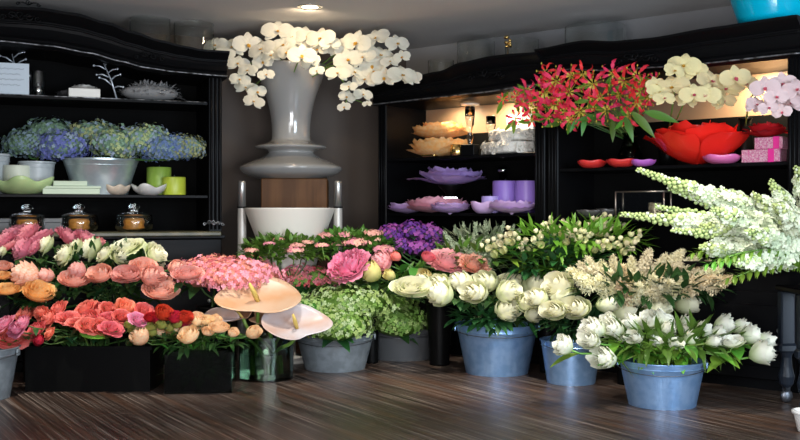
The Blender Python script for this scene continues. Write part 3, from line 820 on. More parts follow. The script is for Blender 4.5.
# ------------------------------------------------------------------ spikes, plumes
def spikemesh(L_,r0,n,fs,seed,droop=.15,petals=4,taper=1.0,tipbud=False,cup=.1):
    r=random.Random(seed); mb=MB()
    for i in range(n):
        f=(i+.5)/n; a=i*2.4+r.uniform(-.3,.3)
        rad=r0*(1-f*taper*.85)
        ax=Vector((0,droop*L_*f*f,L_*f)); nrm=Vector((math.cos(a),math.sin(a),.35))
        p=ax+nrm*rad*r.uniform(.6,1); q=frame(nrm+Vector((r.uniform(-.4,.4),r.uniform(-.4,.4),r.uniform(-.4,.4))),r.uniform(0,6)); s=fs*r.uniform(.8,1.2)*(1-f*.55*taper)
        for k in range(petals):
            b=2*PI*k/petals; ca,sa=math.cos(b),math.sin(b); bi=len(mb.v)
            for (x,y,z) in ((0,0,0),(.6,-.42,.25+cup),(1,0,.15+cup),(.6,.42,.25+cup)):
                mb.v.append(tuple(p+q@(Vector((x*ca-y*sa,x*sa+y*ca,z))*s)))
            mb.face((bi,bi+1,bi+2,bi+3),1 if (tipbud and f>tipbud) else 0)
    return mb
def spray(name,tip,base,mouthz,meshes,part,label,cat,group,L_,mid=None,nleaf=5,lm=None,lsize=.1,stemm=None,sag=0,leafw=.3,mid_up=.4):
    """a flower spike whose tip is at tip, rising from base"""
    t=thing(name,base,0,label,cat,group)
    pts=bez(base,base+Vector((0,0,(tip-base).length*mid_up)),tip-(tip-base).normalized()*.1+Vector((0,0,sag)),tip,10)
    # direction at the end
    d=(pts[-1]-pts[-3]).normalized(); sb=tip-d*L_
    pts=bez(base,base+Vector((0,0,(sb-base).length*mid_up)),sb-d*(sb-base).length*.35,sb,8)+[tip-d*L_*.1]
    MB().tube([p-base for p in pts],[.005]*9+[.0025],5).build('stem',stemm or stem_g,t)
    link(part,R.choice(meshes),t,sb-base,frame(d,R.uniform(0,6)))
    if nleaf:
        mb=MB()
        for k in range(nleaf):
            q=pts[R.randrange(4,9)]; a=R.uniform(0,6.28)
            leafmesh(mb,q-base,Vector((math.cos(a),math.sin(a)-.2,R.uniform(-.1,.6))),(0,0,1),lsize*R.uniform(.7,1.2),lsize*leafw,bend=.2)
        mb.build('leaves',lm or leaf_m,t)
    return t
GG=petal('grey_green_bract',(.40,.48,.32),var=.1)
ggm=[]
for i in range(4): ggm.append(spikemesh(.16,.022,46,.022,i+60,petals=3).mesh('spike',[GG]))
pts=[(437,246),(447,240),(441,234),(455,231),(462,226),(470,233),(474,223),(484,228),(488,222),(498,227),(505,223),(516,226),(524,228),(454,247),(466,245),(478,243),(490,238),(500,236),(445,252),(512,234),(460,238),(493,246)]
pts.sort()
mo,_=V['h']
rows={'upper':[p for p in pts if p[1]<233],'lower':[p for p in pts if p[1]>=233]}
for rn,l in rows.items():
    for i,(px,py) in enumerate(l):
        yy=6.75 if rn=='upper' else 6.55
        spray('foliage_spike',P(px,py,yy+R.uniform(-.05,.05)),mo+Vector((R.uniform(-.03,.03),R.uniform(-.03,.03),-.1)),0,ggm,'spike',f'grey-green fuzzy spike, {rank(i,len(l))}, {rn} part of the bunch behind peonies','foliage','grey-green spikes behind the peonies',.16,lm=leaf_gr,lsize=.08,nleaf=10)
# cream bud sprays (cream flowers among bright leaves)
CB=petal('cream_freesia',(.78,.74,.48),grad=(.55,.6,.2),var=.15)
frm=[]
def budspray(seed):
    r=random.Random(seed); mb=MB(); B_=bloom(seed,BUD[2:],1.5,0,pu=4,pv=4)
    for k in range(6):
        f=k/5; a=k*2.3; s=.026*(1-.4*f)
        d=Vector((math.cos(a)*.8,math.sin(a)*.8,.6)); 
        M=Matrix.Translation(Vector((0,0,.02+f*.10))+d*.012)@frame(d).to_matrix().to_4x4()@Matrix.Scale(s,4)
        mb.merge(B_,M)
    return mb
for i in range(4): frm.append(budspray(70+i).mesh('bud_spray',[CB]))
mo,_=V['i']
fp=[(543,231),(556,234),(547,224),(577,229),(592,225),(604,219),(506,235),(496,242),(484,247),(615,243),(601,246),(630,248),(620,225),(586,236),(570,236),(606,230),(563,227),(535,238),(637,238),(520,244)]
rows={'upper':sorted([p for p in fp if p[1]<235]),'lower':sorted([p for p in fp if p[1]>=235])}
for rn,l in rows.items():
    for i,(px,py) in enumerate(l):
        spray('freesia_spray',P(px+2,py-3,(6.25 if rn=='upper' else 6.05)+R.uniform(-.05,.05)),mo+Vector((R.uniform(-.03,.03),R.uniform(-.03,.03),-.1)),0,frm,'bud_cluster',f'cream flower spray, {rank(i,len(l))}, {rn} row of those behind the white roses','flower','cream sprays behind the white roses',.12,lm=R.choice([leaf_b,leaf_m,leaf_b]),lsize=.14,nleaf=12,leafw=.32)
# dark leafy stems below them
def leafy(name,px,py,rx,rz,Y,v,n,L_,W,lm,label,seed,group=None,ry=.15):
    mo,mr=V[v] if isinstance(v,str) else v; base=mo-Vector((0,0,.1)); c=P(px,py,Y)
    t=thing(name,base,0,label,'foliage',group)
    mb=MB(); leafdome(mb,c-base,rx*Y/F,ry,rz*Y/F,n,L_,W,0,seed,zmin=-.7); mb.build('leaves',lm,t)
    st=MB()
    for k in range(7):
        a=R.uniform(0,6.28); e=c+Vector((math.cos(a)*rx*.7*Y/F,math.sin(a)*ry*.6,rz*.2*Y/F))
        st.tube([p-base for p in bez(base+Vector((R.uniform(-.02,.02),R.uniform(-.02,.02),0)),mo+Vector((0,0,.05)),e-Vector((0,0,.08)),e,6)],.0035,5)
    st.build('stems',stem_g,t)
leafy('leafy_branches',560,262,58,16,6.15,'i',200,.11,.04,leaf_d,'dark leafy branches under the cream sprays, above the white roses',5)
leafy('leafy_branches',470,258,40,12,6.6,'h',120,.10,.04,leaf_m,'green leafy branches under the grey-green spikes',6)
leafy('leafy_branches',650,288,80,12,5.75,'j',200,.11,.045,leaf_d,'dark leafy branches under the feathery cream plumes',7)
leafy('leafy_branches',100,264,70,12,6.05,'b',170,.10,.05,leaf_d,'dark leafy branches between the cream and peach roses',8)
leafy('leafy_branches',60,298,60,8,5.9,'a',70,.10,.04,leaf_d,'dark leafy branches between the peach and coral roses',9)
leafy('leafy_branches',400,282,70,8,6.55,'f',110,.12,.04,leaf_m,'long green leaves around the yellow peony buds',10)
leafy('leafy_branches',498,317,44,10,6.2,(mA,rA),150,.10,.05,leaf_d,'dark rose leaves hanging over the left bright bucket',11,ry=.2)
leafy('leafy_branches',585,325,40,12,5.85,(mB,rB),130,.10,.05,leaf_d,'dark rose leaves over the small middle bucket',12,ry=.15)
leafy('leafy_branches',675,343,60,9,5.15,(mC,rC),150,.13,.035,leaf_m,'green tulip leaves over the front right bucket',13,ry=.15)
leafy('leafy_branches',200,342,50,8,5.6,(mG,rG),110,.09,.03,leaf_d,'dark green leaves over the square glass vase',14,ry=.14)
leafy('leafy_branches',199,368,26,18,5.72,(Vector((gx,5.72,.12)),.1),150,.09,.035,leaf_d,'dark stems and leaves crowded inside the square glass vase',17,ry=.10)
leafy('leafy_branches',577,240,72,13,6.2,'i',300,.11,.032,leaf_b,'bright green leafy branches among the cream sprays',18,ry=.2)
leafy('leafy_branches',478,240,44,13,6.75,'h',260,.07,.02,leaf_gr,'grey-green leafy branches among the fuzzy spikes',19,ry=.15)
leafy('leafy_branches',90,335,65,8,5.72,(TR,.1),130,.08,.04,leaf_d,'dark leaves below the coral roses on the trough',15,ry=.12)
# one big light leaf over the trough
t=thing('loose_leaf',TR+Vector((0,-.08,-.05)),0,'single broad light green leaf hanging below the coral roses','leaf')
q=P(80,333,5.5)-t.location; mb=MB(); leafmesh(mb,q,Vector((1,-.1,-.12)),(0,-.6,.8),.15,.075,bend=.1); mb.build('blade',leaf_b,t)
MB().tube([(0,0,0),q*.6+Vector((0,0,.02)),q],.003,5).build('stalk',stem_l,t)
# astilbe
AC=petal('astilbe_cream',(.86,.80,.55),var=.12); AC2=petal('astilbe_blush',(.86,.70,.46),var=.12)
def astilbe(seed,m_):
    r=random.Random(seed); mb=MB(); L_=.2
    for i in range(42):
        f=(i+1)/43; a=i*2.4; bl=.075*(1-f*.85); d=Vector((math.cos(a),math.sin(a),.9)).normalized(); p0=Vector((0,0,L_*f*.9))
        for k in range(5):
            g_=(k+1)/5; p=p0+d*bl*g_
            dd=(d+Vector((r.uniform(-.8,.8),r.uniform(-.8,.8),r.uniform(-.3,.9)))).normalized()
            leafmesh(mb,p,dd,(0,0,1),.030*(1.2-g_*.4),.011,bend=0)
            leafmesh(mb,p,-dd+d,(0,1,0),.024,.010,bend=0)
    mb.tube([(0,0,0),(0,0,L_)],[.003,.002],4)
    return mb.mesh('plume',[m_])
asm=[astilbe(80,AC),astilbe(81,AC),astilbe(82,AC2),astilbe(83,AC)]
ap=[(568,268),(578,262),(585,256),(575,274),(590,268),(597,277),(600,260),(612,255),(610,270),(622,264),(620,280),(632,256),(634,272),(645,262),(650,248),(640,284),(655,275),(668,254),(665,266),(672,280),(682,262),(684,250),(690,272),(700,256),(702,270),(712,262),(716,276),(724,268),(735,277),(660,286),(685,283),(628,287),(708,281)]
rows={'upper':sorted([p for p in ap if p[1]<263]),'middle':sorted([p for p in ap if 263<=p[1]<274]),'lower':sorted([p for p in ap if p[1]>=274])}
mo,_=V['j']
for j,(rn,l) in enumerate(rows.items()):
    for i,(px,py) in enumerate(l):
        spray('astilbe_plume',P(px,py,5.95-.16*j+R.uniform(-.05,.05)),mo+Vector((R.uniform(-.03,.03),R.uniform(-.03,.03),-.1)),0,asm,'plume',f'feathery cream plume, {rank(i,len(l))}, {rn} row above the white tulips','flower','feathery cream plumes',.2,lm=leaf_m,lsize=.07,nleaf=3,mid_up=.25)

# ------------------------------------------------------------------ plant table at right, with white stock
tb=thing('plant_table',(P(822,404,5.15).x,5.15,0),0,'black table leg and top at the right edge, standing on a castor','table')
tw=.34
MB().box((0,0,.605),(tw*1.05,.34,.03),bev=.008).build('table_top',black_wood,tb,smooth=False)
bluew=mat('blue_black_wood',(.012,.017,.026),rough=.3)
for sx in (-1,1):
    for sy in (-1,1):
        x,y=sx*(tw/2-.035),sy*.125
        o=MB().box((x,y,.45),(.075,.06,.28),bev=.008).box((x,y,.29),(.095,.075,.05),bev=.012).lathe([(.02,.08),(.035,.1),(.042,.14),(.03,.19),(.026,.24),(.034,.27)],16,c=(x,y,0)).build('leg',bluew,tb,smooth=False)
        MB().ball((x,y,.035),.034,0,12,8,(1,.5,1)).box((x,y,.075),(.03,.04,.03),bev=.004).build('castor',wire,o)
tv=Vector((P(826,300,5.15).x,5.17,.62))
t=thing('dark_vase',tv,0,'dark vase of white stock at the right edge, on the black table','vase')
MB().lathe([(.08,0),(.085,.01),(.10,.12),(.115,.20),(.108,.20),(.09,.11),(.07,.015),(0,.015)],32).build('vase_body',black_pot,t)
ST=petal('stock_white',(.72,.77,.58),var=.06); STG=petal('stock_green_bud',(.45,.55,.22),var=.1); STS=petal('stock_shade',(.55,.64,.44),var=.06)
def stockmesh(seed,L_,r0,n,budf=.55,nb=70):
    r=random.Random(seed); mb=MB()
    for i in range(n):
        f=budf*(i+.5)/n*1.08; a=i*2.4+r.uniform(-.4,.4); rad=r0*(1-.45*f/budf)*r.uniform(.55,1.25)
        nrm=Vector((math.cos(a),math.sin(a),.2)); p=Vector((0,0,L_*f))+nrm*rad; s_=.034*r.uniform(.7,1.25)*(1-.4*f/budf)
        q=frame(nrm+Vector((r.uniform(-.6,.6),r.uniform(-.6,.6),r.uniform(-.3,.6))),r.uniform(0,6)); mi=0 if r.random()<.72 else 2
        for k in range(5):
            b_=2*PI*k/5; ca,sa=math.cos(b_),math.sin(b_); bi=len(mb.v)
            for (x,y,z) in ((0,0,-.3),(.55,-.38,.15),(.85,-.3,.05),(1.05,0,-.05),(.85,.3,.05),(.55,.38,.15)):
                mb.v.append(tuple(p+q@(Vector((x*ca-y*sa,x*sa+y*ca,z))*s_)))
            mb.face((bi,bi+1,bi+2,bi+3),mi); mb.face((bi,bi+3,bi+4,bi+5),mi)
    for i in range(nb):
        f=budf*.8+(1-budf*.8)*(i+.5)/nb; g_=(f-budf*.8)/(1-budf*.8); a=i*2.4; rad=r0*.62*(1-g_*.75)*r.uniform(.6,1.2)
        nrm=Vector((math.cos(a),math.sin(a),.3)); p=Vector((0,0,L_*f))+nrm*rad
        mb.ball(tuple(p),.0155*(1-g_*.55)*r.uniform(.8,1.2),1 if r.random()<.75 else 0,6,4)
    return mb.mesh('blossom_spike',[ST,STG,STS])
stm=[stockmesh(90+i,.62,.05,150,.5,80) for i in range(3)]
stm2=[stockmesh(95+i,.42,.055,150,.78,40) for i in range(3)]
sl=[((637,169),5.05,.62,stm,'topmost white stock spike with green buds reaching left towards the red flower'),
    ((621,214),4.9,.62,stm,'lower white stock spike pointing left, its tip before the small glass frame'),
    ((668,188),5.1,.62,stm,'white stock spike between the topmost one and the glass frame'),
    ((655,206),5.0,.62,stm,'white stock spike with its tip right of the small glass frame'),
    ((672,230),4.85,.62,stm,'white stock spike drooping towards the cream plumes'),
    ((720,188),5.1,.42,stm2,'short white stock spike just under the right cabinet shelf'),
    ((752,193),5.05,.42,stm2,'short white stock spike rising before the cabinet post'),
    ((700,247),4.8,.42,stm2,'short white stock spike low in the bunch above the fern leaves'),
    ((712,210),4.75,.42,stm2,'dense white stock spike in the middle of the right bunch'),
    ((700,226),4.9,.42,stm2,'dense white stock spike in the lower middle of the right bunch'),
    ((796,166),5.15,.42,stm2,'white stock spike upright at the right edge of the picture'),
    ((735,264),4.7,.42,stm2,'lowest white stock spike above the black table'),
    ((745,232),4.7,.42,stm2,'nearest white stock spike, large blossoms, left of the edge'),
    ((775,205),4.65,.42,stm2,'nearest white stock spike at the right edge'),
    ((770,180),5.1,.42,stm2,'white stock spike behind the others at right edge')]
for (px,py),Y,L_,ms,lab in sl:
    spray('white_stock',P(px,py,Y),tv+Vector((R.uniform(-.04,.04),R.uniform(-.04,.04),.08)),0,ms,'blossom_spike',lab,'flower','white stock spikes at right',L_,nleaf=4,lm=leaf_m,lsize=.12,leafw=.2,mid_up=.2)
def fern(px,py,Y,label,seed,d):
    t=thing('fern_frond',tv+Vector((-.04,-.02,.1)),0,label,'foliage','bright fern fronds above the table'); base=t.location.copy()
    tip=P(px,py,Y); pts=bez(base,base+Vector((-.05,-.05,.12)),tip+Vector((.15,0,.06)),tip,14)
    MB().tube([p-base for p in pts],.003,5).build('stem',stem_l,t)
    mb=MB()
    for i,p in enumerate(pts[3:]):
        for s in (-1,1):
            for w in (-.02,.02):
                leafmesh(mb,p-base+Vector((w,0,0)),Vector((-.5,s*.6-.1,.15*s-.35)),(0,0,1),.10*(1-i*.05),.016,bend=.3)
                leafmesh(mb,p-base+Vector((w,0,0)),Vector((-.7,s*.3-.2,.5*s-.1)),(0,0,1),.09*(1-i*.05),.016,bend=.3)
    mb.build('fronds',leaf_b,t)
for k,(a,b_,c_,l) in enumerate(((698,253,4.85,'upper bright green fern frond beside the cream plumes'),(712,264,4.8,'middle bright green fern frond above the table'),(733,278,4.75,'lowest bright green fern frond above the table'),(725,258,4.7,'nearest bright green fern frond under the white stock'))): fern(a,b_,c_,l,k,0)
# white pot at lower right edge
wp=thing('white_pot',(P(809,432,4.57).x,4.57,0),0,'small white ceramic pot cut off at the lower right edge','pot')
wht=mat('white_ceramic',(.75,.74,.70),rough=.3,coat=.3)
MB().lathe([(.045,0),(.05,.005),(.068,.085),(.07,.095),(.062,.095),(.045,.015),(0,.015)],28).build('pot_body',wht,wp)
MB().lathe([(.066,.082),(.075,.084),(.076,.096),(.066,.1),(.06,.094)],28,close=True).build('rim',wht,wp)

# ------------------------------------------------------------------ tall vase, pedestal, cone planter
vY=7.35; vc=P(291,200,vY)
ped=thing('pedestal',(P(296,200,7.35).x,7.35,0),.05,'brown square pedestal under the tall white vase','pedestal')
brown=mat('brown_veneer',(.10,.042,.014),rough=.5,spec=.2,col2=(.15,.065,.022),nscale=3,stretch=(8,8,.6))
zt=CH+(HZ-179.5)*vY/F
MB().box((0,0,zt/2),(.47,.47,zt),bev=.006).build('column',brown,ped,smooth=False)
MB().box((0,0,.04),(.50,.50,.08),bev=.006).build('plinth',brown,ped,smooth=False)
vase_m=mat('milky_grey_glass',(.33,.325,.31),rough=.12,coat=.6)
tvz=thing('tall_vase',(vc.x,vY,zt),0,'tall milky white trumpet vase with ringed foot, full of orchids','vase')
prof=[(32,179.5),(36,178.6),(46,175),(50.5,171),(51.3,168.5),(49,166),(40,162),(30,158),(24,154),(23,152),(28,150.5),(34,149),(36,147.5),(34,146),(27,144),(21,141.5),(19.3,138),(19.2,130),(20,120),(22.2,108),(25.5,96),(29.5,85),(33,76),(35.5,70),(36.5,66)]
pr=[(a*vY/F,(179.5-b_)*vY/F) for a,b_ in prof]
inner=[(max(.02,a-.012),b_) for a,b_ in pr[:15:-1]]+[(0,pr[16][1]-.02)]
# smooth profile by subdivision
def catmull(pp,n=3):
    out=[]
    for i in range(len(pp)-1):
        p0=pp[max(0,i-1)];p1=pp[i];p2=pp[i+1];p3=pp[min(len(pp)-1,i+2)]
        for k in range(n):
            t=k/n
            out.append(tuple(.5*((2*p1[j])+(-p0[j]+p2[j])*t+(2*p0[j]-5*p1[j]+4*p2[j]-p3[j])*t*t+(-p0[j]+3*p1[j]-3*p2[j]+p3[j])*t**3) for j in (0,1)))
    out.append(pp[-1]); return out
MB().lathe([(.0,0.0)]+catmull(pr,3)+inner,64).build('vase_body',vase_m,tvz)
VT=Vector((vc.x,vY,zt+pr[-1][1]))
# cone planter
pl=thing('cone_planter',(P(290,200,6.8).x,6.8,0),0,'white conical planter hung between two steel posts, below the tall vase','planter')
s_=6.8/F; pw=mat('matt_white_planter',(.62,.60,.54),rough=.5)
zt2=CH+(HZ-208)*s_; 
MB().lathe([(.04,.28),(.10,.36),(.225,CH+(HZ-240)*s_),(45*s_,zt2-.01),(45.5*s_,zt2),(44*s_,zt2),(.215,CH+(HZ-240)*s_),(.05,.31),(0,.31)],48).build('cone',pw,pl)
for sx,lab in ((-1,None),(1,None)):
    x=sx*48*s_
    o=MB().tube([(x,0,0),(x,0,CH+(HZ-208)*s_)],.030,20).build('post',mat('pale_grey_steel',(.42,.41,.38),rough=.4,metal=.3),pl)
    sharp(o,40)
    p2=MB().lathe([(.0255,CH+(HZ-207)*s_),(.0255,CH+(HZ-183)*s_),(.022,CH+(HZ-181)*s_),(0,CH+(HZ-181)*s_)],20,c=(x,0,0)).build('post_top',steel,o)
    MB().lathe([(.027,CH+(HZ-208.3)*s_),(.033,CH+(HZ-208)*s_),(.033,CH+(HZ-206.8)*s_),(.026,CH+(HZ-206.6)*s_)],20,c=(x,0,0)).build('collar',black_wood,o)
    MB().box((x*.93,0,CH+(HZ-209.5)*s_),(.05,.02,.012)).build('bracket',pw,pl,smooth=False)
MB().lathe([(0,0),(.2,0),(.2,.02),(.04,.03),(.03,.3),(0,.3)],32).build('foot',pw,pl)
MB().lathe([(0,zt2-.03),(44*s_-.012,zt2-.03)],24).build('soil',mat('dark_soil',(.03,.02,.015),rough=.9),pl)

# ------------------------------------------------------------------ orchids
def orchidmesh(seed):
    r=random.Random(seed); mb=MB()
    def pet(ang,L_,W,back,m=0,rnd=1.0,cup=.12):
        ca,sa=math.cos(ang),math.sin(ang)
        def fn(u,v):
            x=(u-.5)*2; w=W*.5*(math.sin(PI*min(1,v*.88+.06))**rnd)
            X=L_*v; Yy=x*w; Z=.10*L_*math.sin(PI*v)*.8-back*v*v*L_+cup*(abs(x)**2)*w*.6+.03*math.sin(x*3+v*5+seed)*L_
            return (X*ca-Yy*sa, X*sa+Yy*ca, Z)
        mb.grid(fn,6,6,m)
    pet(PI/2,.95,.62,.10); pet(PI/2+2.2,.92,.58,.12); pet(PI/2-2.2,.92,.58,.12)
    pet(0.12,1.0,1.15,-.03,rnd=.55); pet(PI-.12,1.0,1.15,-.03,rnd=.55)
    return mb
def lipmesh(seed):
    mb=MB()
    for a in (-PI/2-.7,-PI/2+.7): leafmesh(mb,Vector((0,0,.08)),Vector((math.cos(a),math.sin(a),.9)),(0,0,1),.26,.2,bend=-.3)
    leafmesh(mb,Vector((0,0,.06)),Vector((0,-1,.55)),(0,0,1),.42,.24,bend=-.5)
    mb.ball((0,.02,.12),.06)
    return mb
OW=petal('orchid_white',(.82,.79,.66),grad=None,var=.06,trans=.3)
OC=petal('orchid_cream',(.82,.72,.40),var=.08,trans=.3); OP=petal('orchid_blush',(.80,.62,.62),var=.1,trans=.3)
LY=petal('lip_yellow',(.72,.42,.06),var=0); LP=petal('lip_pink',(.70,.14,.20),var=0)
OM={}
def orchid_spray(base,path,blooms,Y,size,pm,lm_,label,group,cols,face=None,name='orchid_spray'):
    t=thing(name,base,0,label,'flower',group)
    pp=[base]+[P(*p) for p in path]
    c=[tuple(p) for p in pp]
    sm=[]
    for i in range(len(pp)-1):
        p0=pp[max(0,i-1)];p1=pp[i];p2=pp[i+1];p3=pp[min(len(pp)-1,i+2)]
        for k in range(4):
            tt=k/4
            sm.append(.5*((2*p1)+(-p0+p2)*tt+(2*p0-5*p1+4*p2-p3)*tt*tt+(-p0+3*p1-3*p2+p3)*tt**3))
    sm.append(pp[-1])
    MB().tube([p-base for p in sm],.0045,6).build('stem',stem_l,t)
    for (px,py,w) in blooms:
        yy=Y+R.uniform(-.09,.03); p=P(px,py,yy); r_=w/2*yy/F
        key=(pm.name,R.randrange(3))
        if key not in OM: OM[key]=orchidmesh(key[1]+3).mesh('blossom',[pm])
        lk=('lip',lm_.name)
        if lk not in OM: OM[lk]=lipmesh(1).mesh('lip',[lm_])
        f=Vector((R.uniform(-.45,.45),-1,R.uniform(-.15,.55)))
        up=R.uniform(-.5,.5)
        # orient: local z -> f, local y -> up
        zq=f.normalized(); xq=Vector((math.cos(up),0,math.sin(up)*.5)); yq=zq.cross(xq).normalized(); xq=yq.cross(zq)
        M=Matrix((xq,yq,zq)).transposed().to_4x4()
        o=link('blossom',OM[key],t,p-base,M.to_quaternion()); o.scale=(r_,r_*.86,r_)
        link('lip',OM[lk],o)
        near=min(sm,key=lambda s:(s-p).length)
        st=MB().tube([near-base,(near+p)/2-base+Vector((0,.01,.01)),p-base+Vector((0,.01,0))],.002,4).build('flower_stalk',stem_l,t)
g='white orchid sprays in the tall vase'
def vb(dx,dy=0): return VT+Vector((dx,dy,-.15))
orchid_spray(vb(-.03),[(280,58,7.25),(255,46,7.15),(228,46,7.1),(212,50,7.1)],[(216,46,26),(232,48,30),(248,45,32),(262,50,30),(225,54,22),(272,56,24)],7.05,0,OW,LY,'white orchid spray reaching furthest left over the cabinet cornice',g,None)
orchid_spray(vb(-.05,-.02),[(268,62,7.2),(245,66,7.1),(236,80,7.1),(246,90,7.1),(256,103,7.1)],[(238,64,24),(248,71,22),(240,80,22),(263,62,22),(266,75,18),(246,88,24),(257,92,20),(254,102,22)],7.02,0,OW,LY,'drooping white orchid spray hanging lowest on the left of the vase',g,None)
orchid_spray(vb(0),[(292,50,7.2),(284,38,7.1),(275,30,7.1)],[(278,32,34),(293,38,28),(284,45,26),(300,48,30)],7.05,0,OW,LY,'white orchid spray standing highest above the tall vase, near the downlight',g,None)
orchid_spray(vb(.02),[(304,52,7.2),(318,40,7.1),(332,39,7.1)],[(305,37,30),(321,39,32),(330,44,22),(318,50,26),(338,47,26)],7.05,0,OW,LY,'white orchid spray leaning right just above the vase mouth',g,None)
orchid_spray(vb(0,-.08),[(298,62,7.0),(304,60,6.95)],[(302,56,30),(311,62,22),(317,71,16),(288,52,24)],6.92,0,OW,LY,'short white orchid spray lying over the front rim of the vase',g,None)
orchid_spray(vb(.05),[(330,58,7.2),(352,46,7.1),(375,40,7.1),(396,42,7.1)],[(357,43,32),(376,39,30),(397,44,26),(366,50,22),(345,53,22)],7.05,0,OW,LY,'upper right white orchid spray with round blossoms in a row',g,None)
orchid_spray(vb(.06,-.02),[(332,62,7.2),(352,60,7.1),(380,56,7.1),(404,57,7.1)],[(348,60,30),(363,58,28),(380,56,30),(402,57,18),(390,62,20),(372,66,26)],7.02,0,OW,LY,'middle right white orchid spray ending in a small blossom',g,None)
orchid_spray(vb(.06,-.04),[(330,66,7.15),(350,70,7.05),(380,74,7.0),(408,76,7.0)],[(338,74,26),(354,73,28),(374,72,28),(365,80,26),(384,78,26),(402,76,32),(412,78,22)],6.98,0,OW,LY,'lower right white orchid spray lying against the middle cabinet cornice',g,None)
orchid_spray(vb(.05,-.06),[(328,70,7.1),(342,80,7.05),(348,92,7.0),(345,106,7.0)],[(349,87,18),(347,97,18),(344,107,14),(363,95,20),(367,104,10)],6.98,0,OW,LY,'hanging white orchid spray with small buds beside the middle cabinet',g,None)

# ------------------------------------------------------------------ things on the left cabinet
def boxthing(name,cab,px,v,z,w,d,h,m,label,cat,group=None,bev=.003,rz=None,part='box_body',lid=None):
    p=ON(cab,px,v,z); t=thing(name,p,(aR if cab=='R' else aL) if rz is None else rz,label,cat,group)
    MB().box((0,0,h/2 if not lid else h*.35),(w,d,h if not lid else h*.7),bev=bev).build(part,m,t,smooth=False)
    if lid: MB().box((0,0,h*.85),(w*1.04,d*1.04,h*.3),bev=bev).build('lid',lid,t,smooth=False)
    return t
def W(cab,px,v,wpx): return wpx*ON(cab,px,v).y/F
paper=mat('white_paper',(.60,.68,.74),rough=.7)
cz=zs1
p=ON('L',11,.05,cz); t=thing('note_card',p,aL,'white handwritten card leaning on the top shelf at far left','card')
cw=W('L',11,.05,34); chh=.032*6.4
t.rotation_euler=(-.12,0,aL)
MB().box((0,0,chh/2),(cw,.004,chh)).build('card',paper,t,smooth=False)
ink=mat('pencil_ink',(.10,.12,.16),rough=.8)
mb=MB()
for ln in range(4):
    zz=chh*(.82-.17*ln); x=-cw*.38
    end=cw*(.35-.1*(ln%2)); pts=[]
    k=0
    while x<end:
        pts.append((x,-.0035,zz+.0045*math.sin(k*1.9)+.003*math.sin(k*.7+ln))); x+=.0042; k+=1
    mb.tube(pts,.0009,4)
mb.build('handwriting',ink,t)
def twig(base,tip,label,seed,m_,name='silver_twig'):
    r=random.Random(seed); t=thing(name,base,0,label,'ornament'); mb=MB()
    d=tip-base; L_=d.length
    mb.tube([Vector((0,0,0)),d*.5+Vector((.01,0,0)),d],[.006,.005,.003],6)
    for k in range(7):
        f=.3+.1*k; s=-1 if k%2 else 1
        q=d*f; e=q+Vector((s*L_*.28,-.02,L_*r.uniform(.0,.2)))
        mb.tube([q,(q+e)/2+Vector((0,0,.01)),e],[.004,.005,.002],6)
        mb.ball(tuple(e),.008,0,6,4)
    mb.build('branches',m_,t); 
    MB().lathe([(0,0),(.02,0),(.02,.006),(.006,.012),(0,.012)],12).build('foot',m_,t)
silver=mat('silver_branch',(.55,.60,.66),rough=.3,metal=.5)
b0=ON('L',117,.1,cz); twig(b0,P(103,62,b0.y-.02),'silver coral shaped twig ornament standing on the top shelf',1,silver)
b0=ON('L',20,.22,cz); twig(b0,P(12,54,b0.y),'thin pale twig showing above the handwritten card',2,silver)
p=ON('L',38,.18,cz); mo_,_=glassvase(p.x,p.y,.05,.17,'clear glass jar beside the handwritten card','glass_jar',wl=0,z=cz,group='clear glass pieces on the shelves',cat='jar')
t=thing('glass_bauble',Vector((p.x,p.y,cz+.013)),0,'silvery glass bauble inside the clear jar by the card','ornament')
MB().ball((0,0,.035),.034,0,14,10).build('ball',chrome,t); MB().tube([(0,0,.069),(0,0,.08)],.006,6).build('cap',silver,t)
cream_box=mat('cream_card',(.72,.71,.66),rough=.6)
boxthing('white_box','L',84,.12,cz,W('L',84,.12,30),.12,.062,cream_box,'white box under a ruffled white flower on the top shelf','box')
p=ON('L',84,.12,cz+.063); t=thing('fabric_flower',p,0,'ruffled white fabric flower on top of the white box','ornament')
o=link('petals',bloom(101,PEONY,.45,.08).mesh('petals',mat('white_fabric',(.6,.6,.58),rough=.8)),t); o.scale=(.07,.07,.07)
p=ON('L',70,.25,cz); t=thing('dark_flower',p,0,'dark grey fabric flower behind the white box','ornament')
o=link('petals',bloom(102,PEONY,.8,.08).mesh('petals',mat('charcoal_fabric',(.06,.06,.065),rough=.8)),t); o.scale=(.1,.1,.1)
p=ON('L',150,.12,cz); t=thing('feather_cushion',p,aL,'fluffy grey feather mound lying on the top shelf at right','ornament')
gf=mat('grey_feather',(.22,.22,.22),rough=.9); mb=MB(); rr_=W('L',150,.12,28)
mb.ball((0,0,.055),1,0,20,12,(rr_,.12,.055))
leafdome(mb,(0,0,.05),rr_*1.0,.12,.06,240,.05,.02,0,44,zmin=-.2); mb.build('feathers',gf,t)
t2=MB(); leafmesh(t2,Vector((rr_*.8,-.02,.03)),Vector((1,-.1,-.05)),(0,0,1),.12,.04); t2.build('tip_feather',gf,t)
